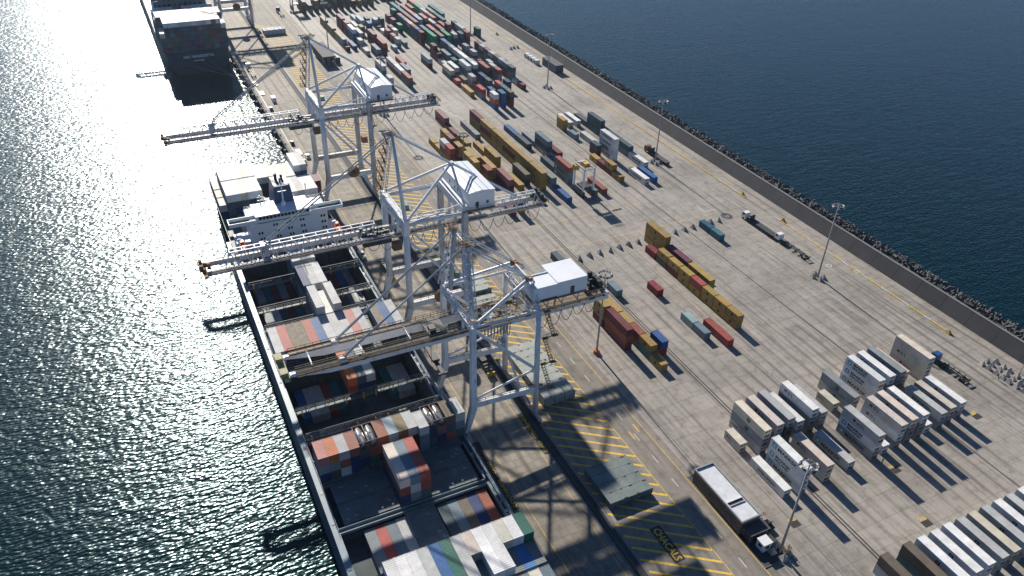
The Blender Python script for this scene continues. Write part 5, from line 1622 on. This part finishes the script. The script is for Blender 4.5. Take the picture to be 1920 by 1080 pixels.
truck(208.2, 171.0, 'white-cabbed truck with open skeletal trailer parked behind the flat trailer', 'cab_white', 'skeletal', 12.4)
truck(203.0, 99.2, 'blue-cabbed truck with skeletal trailer near the tall cream reefers', 'cab_blue', 'skeletal', 8.6)
truck(207.0, 257.0, 'brown-cabbed truck with black flatbed beside a light mast', 'cab_brown', 'flat', 12.6)
truck(62.2, 432.5, 'dark truck with skeletal trailer on the quay below the far ship', 'cab_white', 'skeletal', 12.4)
truck(101.5, 540.0, 'blue and white truck on the road at the top edge', 'cab_blue', 'skeletal', 10.5)
def car(x, y, lab, col, kind='car', rot=0.0):
    t = tag(empty('van' if kind == 'van' else ('pickup_truck' if kind == 'pickup' else 'car'), (x, y, 0), rot), lab, kind if kind != 'pickup' else 'pickup', 'light vehicles on the quay')
    h = 2.2 if kind == 'van' else 1.5
    L = 5.0 if kind != 'car' else 4.2
    w = .9
    if kind == 'van':
        b = MB().poly([(-w, 0, .35), (w, 0, .35), (w, L, .35), (-w, L, .35), (-w, 0, h), (w, 0, h), (w, L - 1.1, h), (-w, L - 1.1, h), (-w, L, 1.1), (w, L, 1.1)],
                      [(3, 2, 1, 0), (4, 5, 6, 7), (0, 1, 5, 4), (2, 3, 8, 9), (9, 8, 7, 6), (1, 2, 9, 6, 5), (3, 0, 4, 7, 8)])
    else:
        b = MB().box(-w, 0, .35, w, L, .92)
        a0, a1 = (.5, L - 1.1) if kind == 'car' else (1.9, L - 1.2)
        b.poly([(-w + .05, a0, .92), (w - .05, a0, .92), (w - .05, a1, .92), (-w + .05, a1, .92), (-w + .2, a0 + .45, h), (w - .2, a0 + .45, h), (w - .2, a1 - .7, h), (-w + .2, a1 - .7, h)],
               [(3, 2, 1, 0), (4, 5, 6, 7), (0, 1, 5, 4), (1, 2, 6, 5), (2, 3, 7, 6), (3, 0, 4, 7)])
    b = b.build('body', col, t)
    if kind == 'van':
        MB().quad((-w + .1, L - .05, 1.15), (-w + .1, L - 1.08, h - .1), (w - .1, L - 1.08, h - .1), (w - .1, L - .05, 1.15)).build('windscreen', 'window_glass', b)
        MB().box(-w - .01, L - 1.9, 1.2, -w + .02, L - 1.1, 1.8).build('side_window', 'window_glass', b)
    else:
        MB().quad((-w + .15, a1 + .02, .97), (-w + .27, a1 - .6, h - .06), (w - .27, a1 - .6, h - .06), (w - .15, a1 + .02, .97)).build('windscreen', 'window_glass', b)
        MB().quad((-w + .25, a0 + .4, h - .06), (-w + .12, a0 - .01, .97), (w - .12, a0 - .01, .97), (w - .25, a0 + .4, h - .06)).build('rear_window', 'window_glass', b)
        if kind == 'pickup':
            MB().box(-w + .12, .12, .93, w - .12, 1.75, .95).build('load_bed', 'dark_steel', t)
    wheelset(t, (-.8, .8), (.8, L - .9), .34, .22)
car(61.5, 234.6, 'white pickup with open bed on the quay by the second crane', 'cab_white', 'pickup')
car(64.6, 398.0, 'white van on the quay between the two ships', 'cab_white', 'van', math.pi)
car(60.9, 382.5, 'dark blue car on the quay near the white van', 'cab_blue')
car(64.0, 322.5, 'white car on the quay beyond the third crane', 'cab_white')
car(61.0, 339.0, 'small dark car at the quay edge near the third crane boom', 'dark_steel')
car(61.2, 318.0, 'dark car behind the ship stern containers on the quay', 'dark_steel')

# ------------------------------------------------------------------ long building, booth, far building, hut
bl = tag(empty('long_building', (108, 93, 0)), 'long low dark-walled building with white flat roof and parapet beside the road', 'building')
x0, x1, y0, y1, H = 105.3, 110.9, 84.2, 102.2, 4.6
MB().box(x0, y0, 0, x1, y1, H - .5).build('wall', 'brick_wall', bl)
rf = MB().box(x0 + .3, y0 + .3, H - .5, x1 - .3, y1 - .3, H - .38).build('roof', 'roof_white', bl)
MB().box(x0 - .1, y0 - .1, H - .6, x0 + .25, y1 + .1, H).box(x1 - .25, y0 - .1, H - .6, x1 + .1, y1 + .1, H).box(x0 + .26, y0 - .1, H - .6, x1 - .26, y0 + .25, H).box(x0 + .26, y1 - .25, H - .6, x1 - .26, y1 + .1, H).build('parapet', 'steel_grey', bl)
MB().box(x0 + .8, 89.3, H - .37, x1 - .6, 90.2, H - .3).build('roof_slot', 'patch_black', rf)
MB().box(x0 + .7, 90.2, H - .37, x1 - .5, 90.35, H - .05).box(x0 + .7, 89.15, H - .37, x1 - .5, 89.3, H - .12).build('slot_kerb', 'roof_white', rf)
for k in range(10):
    MB().box(x0 - .03, y0 + 1 + 1.75 * k, 1.2, x0 + .03, y0 + 2.1 + 1.75 * k, 2.4).build('window', 'window_glass', bl)
for k in range(5):
    MB().box(x1 + .1, y0 + 2 + 3.2 * k, 0, x1 + .9, y0 + 3.2 + 3.2 * k, 1.4).build('wall_unit', random.choice(['steel_grey', 'dark_steel', 'brick_wall']), bl)
an = MB().box(106.0, 81.3, 0, 111.2, 84.0, 2.8).build('annex', 'brick_wall', bl)
MB().box(105.7, 80.9, 2.8, 111.5, 84.1, 3.0).build('annex_roof', 'roof_dark', an)
MB().box(105.95, 81.6, .1, 106.02, 83.4, 2.2).box(107.0, 81.24, .1, 108.4, 81.32, 2.2).box(109.4, 81.24, .1, 110.6, 81.32, 2.2).build('opening', 'patch_black', an)
bt = tag(empty('guard_booth', (108, 79, 0)), 'small white booth with dark windows beside the long building', 'booth')
MB().box(107.0, 77.9, .05, 109.4, 80.2, 2.5).build('wall', 'cab_white', bt)
MB().box(106.85, 77.75, 2.5, 109.55, 80.35, 2.66).build('roof', 'cab_white', bt)
for a in ((106.96, 78.5, 1.1, 107.02, 79.5, 1.9), (107.6, 77.84, 1.1, 108.7, 77.92, 1.9), (109.38, 78.6, .3, 109.44, 79.5, 2.1)):
    MB().box(*a).build('window', 'window_glass', bt)
struct(MB().quad((104.95, 74.6, .012), (112.8, 74.6, .012), (112.8, 104.0, .012), (104.95, 104.0, .012)).build('asphalt_pad', 'asphalt'))
struct(MB().box(104.9, 74.5, 0, 105.15, 104.2, .18).box(104.9, 74.3, 0, 112.8, 74.5, .18).build('pad_kerb', 'crest_concrete'))
def shrub(x, y, r, lab):
    t = tag(empty('shrub', (x, y, 0)), lab, 'shrub', 'shrubs beside the long building')
    st, lf = MB(), MB()
    for k in range(7):
        a = random.uniform(0, 6.28)
        q = Vector((x + math.cos(a) * r * .7, y + math.sin(a) * r * .7, r * random.uniform(.7, 1.5)))
        st.tube((x, y, 0), q, .05, .02, n=5)
        for j in range(26):
            p = q + Vector((random.gauss(0, r * .3), random.gauss(0, r * .3), random.gauss(0, r * .25)))
            u_ = Vector((random.uniform(-1, 1), random.uniform(-1, 1), random.uniform(-.4, .8))).normalized() * .22
            v_ = u_.cross(Vector((random.random(), random.random(), 1))).normalized() * .1
            lf.quad(p - u_, p - v_, p + u_, p + v_)
    st.build('stem', 'shrub_wood', t)
    lf.build('foliage', 'shrub_leaf', t)
shrub(112.3, 94.2, 1.1, 'dry brownish shrub at the middle of the long building')
shrub(112.8, 85.6, 1.3, 'dry brownish shrub at the near end of the long building')
shrub(112.4, 75.6, 1.0, 'dry brownish shrub at the foot of the nearest light mast')
sc = tag(empty('utility_cart', (113.4, 83.2, 0)), 'small dark utility cart parked beside the building annex', 'cart')
MB().box(112.6, 81.8, .5, 114.2, 84.6, .9).box(112.7, 83.0, .9, 114.1, 83.2, 1.7).build('body', 'dark_steel', sc)
wheelset(sc, (112.75, 114.05), (82.3, 84.1), .4, .25)

fb = tag(empty('dark_roofed_building', (105, 450, 0)), 'dark-roofed open-sided building beside the road behind the third crane', 'building')
MB().box(101.2, 437.5, 4.6, 108.4, 464.5, 5.2).build('roof', 'roof_dark', fb)
MB().box(101.8, 443, 0, 107.8, 464, 4.6).build('wall', 'brick_wall', fb)
for x in (101.6, 104.8, 107.9):
    for y in (437.9, 441.5):
        MB().box(x, y, 0, x + .35, y + .35, 4.6).build('column', 'steel_grey', fb)
MB().box(108.5, 440, 0, 111.5, 447, 3.2).build('lean_to', 'dark_steel', fb)
hut = tag(empty('grey_hut', (220, 389, 0)), 'slate-grey box hut by the sea wall with white cabins beside it', 'hut')
MB().box(217.6, 380.4, 0, 222.6, 396.5, 4.3).build('wall', 'hull_blue', hut)
MB().box(217.4, 380.2, 4.3, 222.8, 396.7, 4.5).build('roof', 'roof_dark', hut)
for k in range(4):
    cb = tag(empty('white_cabin', (215.3, 399 + 4.2 * k, 0)), '%s white cabin from the grey hut in the line by the sea wall' % ORD[k], 'cabin', 'white cabins by the sea wall')
    MB().box(214.0, 397.6 + 4.0 * k, 0, 216.6, 400.4 + 4.0 * k, 2.5).build('wall', 'cab_white', cb)
    MB().box(213.94, 398.2 + 4.0 * k, .2, 214.02, 399.1 + 4.0 * k, 2.1).box(213.94, 399.4 + 4 * k, 1, 214.02, 400.1 + 4 * k, 1.8).build('door', 'dark_steel', cb)

# ------------------------------------------------------------------ concrete pyramids
pym = MB().poly([(-1.15, -1.15, 0), (1.15, -1.15, 0), (1.15, 1.15, 0), (-1.15, 1.15, 0), (-1.05, -1.05, .18), (1.05, -1.05, .18), (1.05, 1.05, .18), (-1.05, 1.05, .18), (-.12, -.12, 2.1), (.12, -.12, 2.1), (.12, .12, 2.1), (-.12, .12, 2.1)],
                [(3, 2, 1, 0), (0, 1, 5, 4), (1, 2, 6, 5), (2, 3, 7, 6), (3, 0, 4, 7), (4, 5, 9, 8), (5, 6, 10, 9), (6, 7, 11, 10), (7, 4, 8, 11), (8, 9, 10, 11)]).mesh('concrete_pyramid')
pym.materials.append(MATS['concrete_block'])
pyy = pym.copy()
pyy.materials.clear()
pyy.materials.append(MATS['yellow_paint'])
def pyramid(x, y, lab, grp, me=None, s=1.0):
    o = link('concrete_pyramid', me or pym)
    o.location = (x, y, .002)
    o.scale = (s * .8,) * 3
    o.rotation_euler.z = random.uniform(-.25, .25)
    tag(o, lab, 'concrete block', grp)
for k, (x, y) in enumerate(((131.8, 204.9), (136.3, 205.2), (140.7, 205.4), (145.1, 205.5), (149.4, 205.8), (153.6, 206.1), (157.9, 206.4), (175.0, 207.0), (179.6, 207.2), (183.7, 207.4), (192.7, 208.1), (196.5, 207.9))):
    pyramid(x, y, '%s concrete pyramid from the left in the line across the yard' % ORD[k], 'concrete pyramids in a line across the yard')
k = 0
for j in range(9):
    for i in range(3):
        if j == 0 and i == 2:
            continue
        x, y = 215.3 + 2.25 * i + random.uniform(-.3, .3), 103.8 - 2.3 * j + .5 * i + random.uniform(-.3, .3)
        if in_view(x, y, .01):
            pyramid(x, y, 'grey concrete pyramid in the cluster at the right edge by the sea wall', 'clustered concrete pyramids by the sea wall', None, random.uniform(.8, 1.0))
for x, y, w_ in ((220.0, 222.0, 'farther'), (220.2, 197.6, 'middle'), (219.0, 119.2, 'nearest')):
    pyramid(x, y, '%s yellow pyramid at the end of the painted kerb' % w_, 'yellow kerb-end blocks', pyy, .85)
for k, (x, y) in enumerate(((213.0, 428.4), (215.6, 429.6), (218.0, 429.4), (217.5, 458))):
    pyramid(x, y, '%s of the small far pyramids beside the sea wall' % ORD[k], 'far concrete pyramids by the sea wall')

# ------------------------------------------------------------------ hatch covers landed on the hatched strip
def hatch_stack(x0, y0, x1, y1, n, lab, mt, z0=0.25):
    for j in range(n):
        t = tag(empty('landed_hatch_cover', ((x0 + x1) / 2, (y0 + y1) / 2, z0 + .95 * j)), lab % ('top' if j == n - 1 else 'bottom' if j == 0 else 'middle') if '%s' in lab else lab, 'hatch cover', 'hatch covers landed on the quay')
        z = z0 + .95 * j
        MB().box(x0, y0, z, x1, y1, z + .8).build('plate', mt, t)
        tp = MB()
        nx, ny = max(2, int((x1 - x0) / 2.5)), 4
        for a in range(ny):
            for b in range(nx):
                xa, ya = x0 + (x1 - x0) * b / nx, y0 + (y1 - y0) * a / ny
                tp.box(xa + .02, ya + .06, z + .8, xa + (x1 - x0) / nx - .02, ya + (y1 - y0) / ny - .06, z + .83)
        tp.build('top_panel', mt, t)
        fx = MB()
        for a in range(ny + 1):
            for b in range(nx):
                if random.random() < .7:
                    xa, ya = x0 + (x1 - x0) * (b + random.uniform(.2, .7)) / nx, y0 + (y1 - y0) * min(.97, max(.02, a / ny))
                    fx.box(xa, ya - .1, z + .83, xa + random.uniform(.4, 1.1), ya + .1, z + .95)
        fx.build('lashing_socket', 'rusty', t)
        sk = MB()
        for b in range(nx + 1):
            xa = x0 + (x1 - x0) * b / nx
            sk.box(xa - .1, y0 - .12, z, xa + .1, y0, z + .7)
        sk.build('stiffener', 'hull_blue', t)
    bk = MB()
    for xx in (x0 + .6, x1 - 1.2):
        for yy in (y0 + .8, y1 - 1.4):
            bk.box(xx, yy, 0, xx + .6, yy + .6, z0)
    bk.build('support_block', 'shrub_wood', t)
hatch_stack(81.7, 103.2, 93.8, 115.6, 2, '%s dark grey-green hatch cover of the stack on the near hatched strip', 'hatch_teal')
hatch_stack(84.0, 141.4, 93.6, 153.6, 3, '%s pale green hatch cover of three stacked beside the nearest crane', 'hatch_pale')
hatch_stack(84.0, 154.6, 94.4, 167.4, 2, '%s pale green hatch cover of the stack beside the nearest crane, far half', 'hatch_pale')
hatch_stack(84.0, 184.0, 94.0, 197.0, 1, 'pale green hatch cover lying behind the second crane legs', 'hatch_pale')
hatch_stack(84.0, 198.2, 94.0, 211.0, 2, '%s pale hatch cover of the stack under the second crane', 'hatch_pale')
hatch_stack(82.5, 505.0, 95.5, 510.5, 3, '%s white-topped hatch panel of the far stack beside the road', 'roof_white')
for x, y, L_ in ((60.8, 420.0, 6.5), (61.2, 405.5, 5.5), (61.6, 328.0, 6.0), (60.4, 474.0, 6.0)):
    t = tag(empty('flat_white_load', (x, y, 0)), {420.0: 'upper', 405.5: 'lower', 328.0: 'nearest', 474.0: 'farthest'}[y] + ' flat white load lying on the quay edge by the water', 'load', 'flat white loads on the quay')
    MB().box(x - 1.1, y, .02, x + 1.1, y + L_, .35).build('slab', 'cab_white', t)
    MB().box(x - 1.0, y + .2, .35, x - .9, y + L_ - .2, .42).box(x + .9, y + .2, .35, x + 1.0, y + L_ - .2, .42).build('rim', 'steel_grey', t)
# spreader frames standing on the quay
def spare_spreader(x, y, lab):
    sp_ = tag(empty('spare_spreader', (x, y, 0)), lab, 'spreader', 'spreader frames on the quay')
    mb = MB().box(x - .4, y - 6.1, 1.0, x + .6, y + 6.1, 1.5)
    for yy in (y - 6.3, y + 5.9):
        mb.box(x - 1.1, yy, .2, x + 1.3, yy + .5, 1.4)
    mb.build('frame', 'yellow_paint', sp_)
    mb = MB().box(x - .8, y - 1.5, 1.5, x + 1.0, y + 2.9, 2.4)
    for k in range(9):
        yy = y - 5.5 + 1.3 * k
        mb.box(x - .7 + random.uniform(-.3, .3), yy, 1.5, x + .7 + random.uniform(-.3, .4), yy + .7, 1.7 + random.uniform(0, .8))
    mb.build('head_block', 'dark_steel', sp_)
spare_spreader(66.3, 222.5, 'yellow and black spreader frame standing on the quay under the second crane')
spare_spreader(76.0, 165.5, 'yellow and black spreader frame standing by the land rail of the nearest crane')
# collapsed flat rack beside the yellow boxes
fr = tag(empty('flat_rack', (165.3, 178, 0)), 'pale lavender flat rack lying on the ground behind the purple container', 'flat rack')
MB().box(164.2, 172.3, .02, 166.6, 184.4, .6).build('base', 'lamp_glass', fr)
MB().box(164.2, 172.3, .6, 166.6, 172.7, .9).box(164.2, 184.0, .6, 166.6, 184.4, .9).build('folded_end', 'steel_grey', fr)

# ------------------------------------------------------------------ quay edge: fenders, bollards
fm = MB().box(-.9, -.9, -3.2, 0, .9, -.4).box(-1.15, -1.1, -2.9, -.9, 1.1, -.6).mesh('fender')
fm.materials.append(MATS['black_rubber'])
bm_ = MB().tube((0, 0, 0), (0, 0, .5), .26, .2, n=10).tube((0, 0, .5), (0, 0, .72), .38, .3, n=10).mesh('bollard')
bm_.materials.append(MATS['orange_paint'])
for k in range(16):
    y = 306 + 10.4 * k
    o = link('fender', fm)
    o.location = (QX - .26, y, 0)
    tag(o, '%s black rubber fender from the near ship along the quay face' % ORD[k], 'fender', 'quay fenders')
    o = link('bollard', bm_)
    o.location = (58.15, y + 4.5, .22)
    tag(o, '%s small orange mooring bollard from the near ship along the quay' % ORD[k], 'bollard', 'quay bollards')

# ------------------------------------------------------------------ two workers in high-visibility jackets
def person(x, y, rot, lab):
    t = tag(empty('person', (x, y, 0), rot), lab, 'person', 'workers in the yard')
    me = bpy.data.meshes.new('body')
    J = [((0, 0, .95), .15), ((0, 0, 1.2), .16), ((0, 0, 1.42), .17), ((0, 0, 1.52), .06), ((0, .02, 1.66), .1), ((0, .02, 1.78), .07),
         ((.1, .02, .9), .1), ((.12, .08, .5), .075), ((.13, .02, .08), .05), ((.13, .16, .04), .045), ((-.1, 0, .9), .1), ((-.12, -.04, .5), .075), ((-.13, -.14, .1), .05), ((-.13, 0, .04), .045),
         ((.2, 0, 1.4), .075), ((.28, .02, 1.12), .055), ((.27, .14, .9), .04), ((-.2, 0, 1.4), .075), ((-.28, -.02, 1.12), .055), ((-.27, .1, .9), .04)]
    E = [(0, 1), (1, 2), (2, 3), (3, 4), (4, 5), (0, 6), (6, 7), (7, 8), (8, 9), (0, 10), (10, 11), (11, 12), (12, 13), (2, 14), (14, 15), (15, 16), (2, 17), (17, 18), (18, 19)]
    me.from_pydata([j[0] for j in J], E, [])
    b = bpy.data.objects.new('body', me)
    COL.objects.link(b)
    b.parent = t
    b.modifiers.new('skin', 'SKIN')
    for k, v in enumerate(me.skin_vertices[0].data):
        v.radius = (J[k][1],) * 2
        v.use_root = k == 0
    b.modifiers.new('sub', 'SUBSURF').levels = 1
    me.materials.append(MATS['cloth_dark'])
    o = MB().tube((0, 0, .92), (0, 0, 1.46), .2, .215, n=12).build('safety_vest', 'hivis', t)
    MB().tube((0, .02, 1.68), (0, .02, 1.82), .14, .08, n=10).tube((0, .02, 1.66), (0, .02, 1.69), .17, n=10).build('helmet', 'cab_white', t)
    MB().tube((0, .05, 1.56), (0, .06, 1.68), .085, .1, n=8).build('face', 'skin', t)
person(154.6, 86.8, .6, 'worker in a yellow-green safety vest beside the stacked reefers')
person(213.2, 96.8, -.8, 'worker in a yellow safety vest beside the concrete pyramids')

# ------------------------------------------------------------------ far boxes as one mass
me = MASS.mesh('stacked_container_mass')
me.materials.append(MATS['container_paint_mass'])
at = me.attributes.new('tint', 'FLOAT_COLOR', 'FACE')
vals = []
for c_ in MASS_TINT:
    vals += [c_[0], c_[1], c_[2], 1.0]
at.data.foreach_set('color', vals)
o = stuff(link('stacked_container_mass', me))
o['label'], o['category'] = 'far stacks of many-coloured shipping containers', 'containers'
# ------------------------------------------------------------------ the air between
hm = bpy.data.materials.new('haze_air')
hm.use_nodes = True
nt = hm.node_tree
nt.nodes.clear()
out = nt.nodes.new('ShaderNodeOutputMaterial')
pv = nt.nodes.new('ShaderNodeVolumePrincipled')
pv.inputs['Color'].default_value = (0.62, 0.82, 1.0, 1)
pv.inputs['Density'].default_value = 0.00006
pv.inputs['Anisotropy'].default_value = 0.6
nt.links.new(pv.outputs['Volume'], out.inputs['Volume'])
MATS['haze_air'] = hm
stuff(MB().box(-6200, -3200, -11, 6200, 9200, 153.5).build('haze', 'haze_air'))
print('ship boxes', SHIPN[0], 'yard boxes', BUDGET[0])
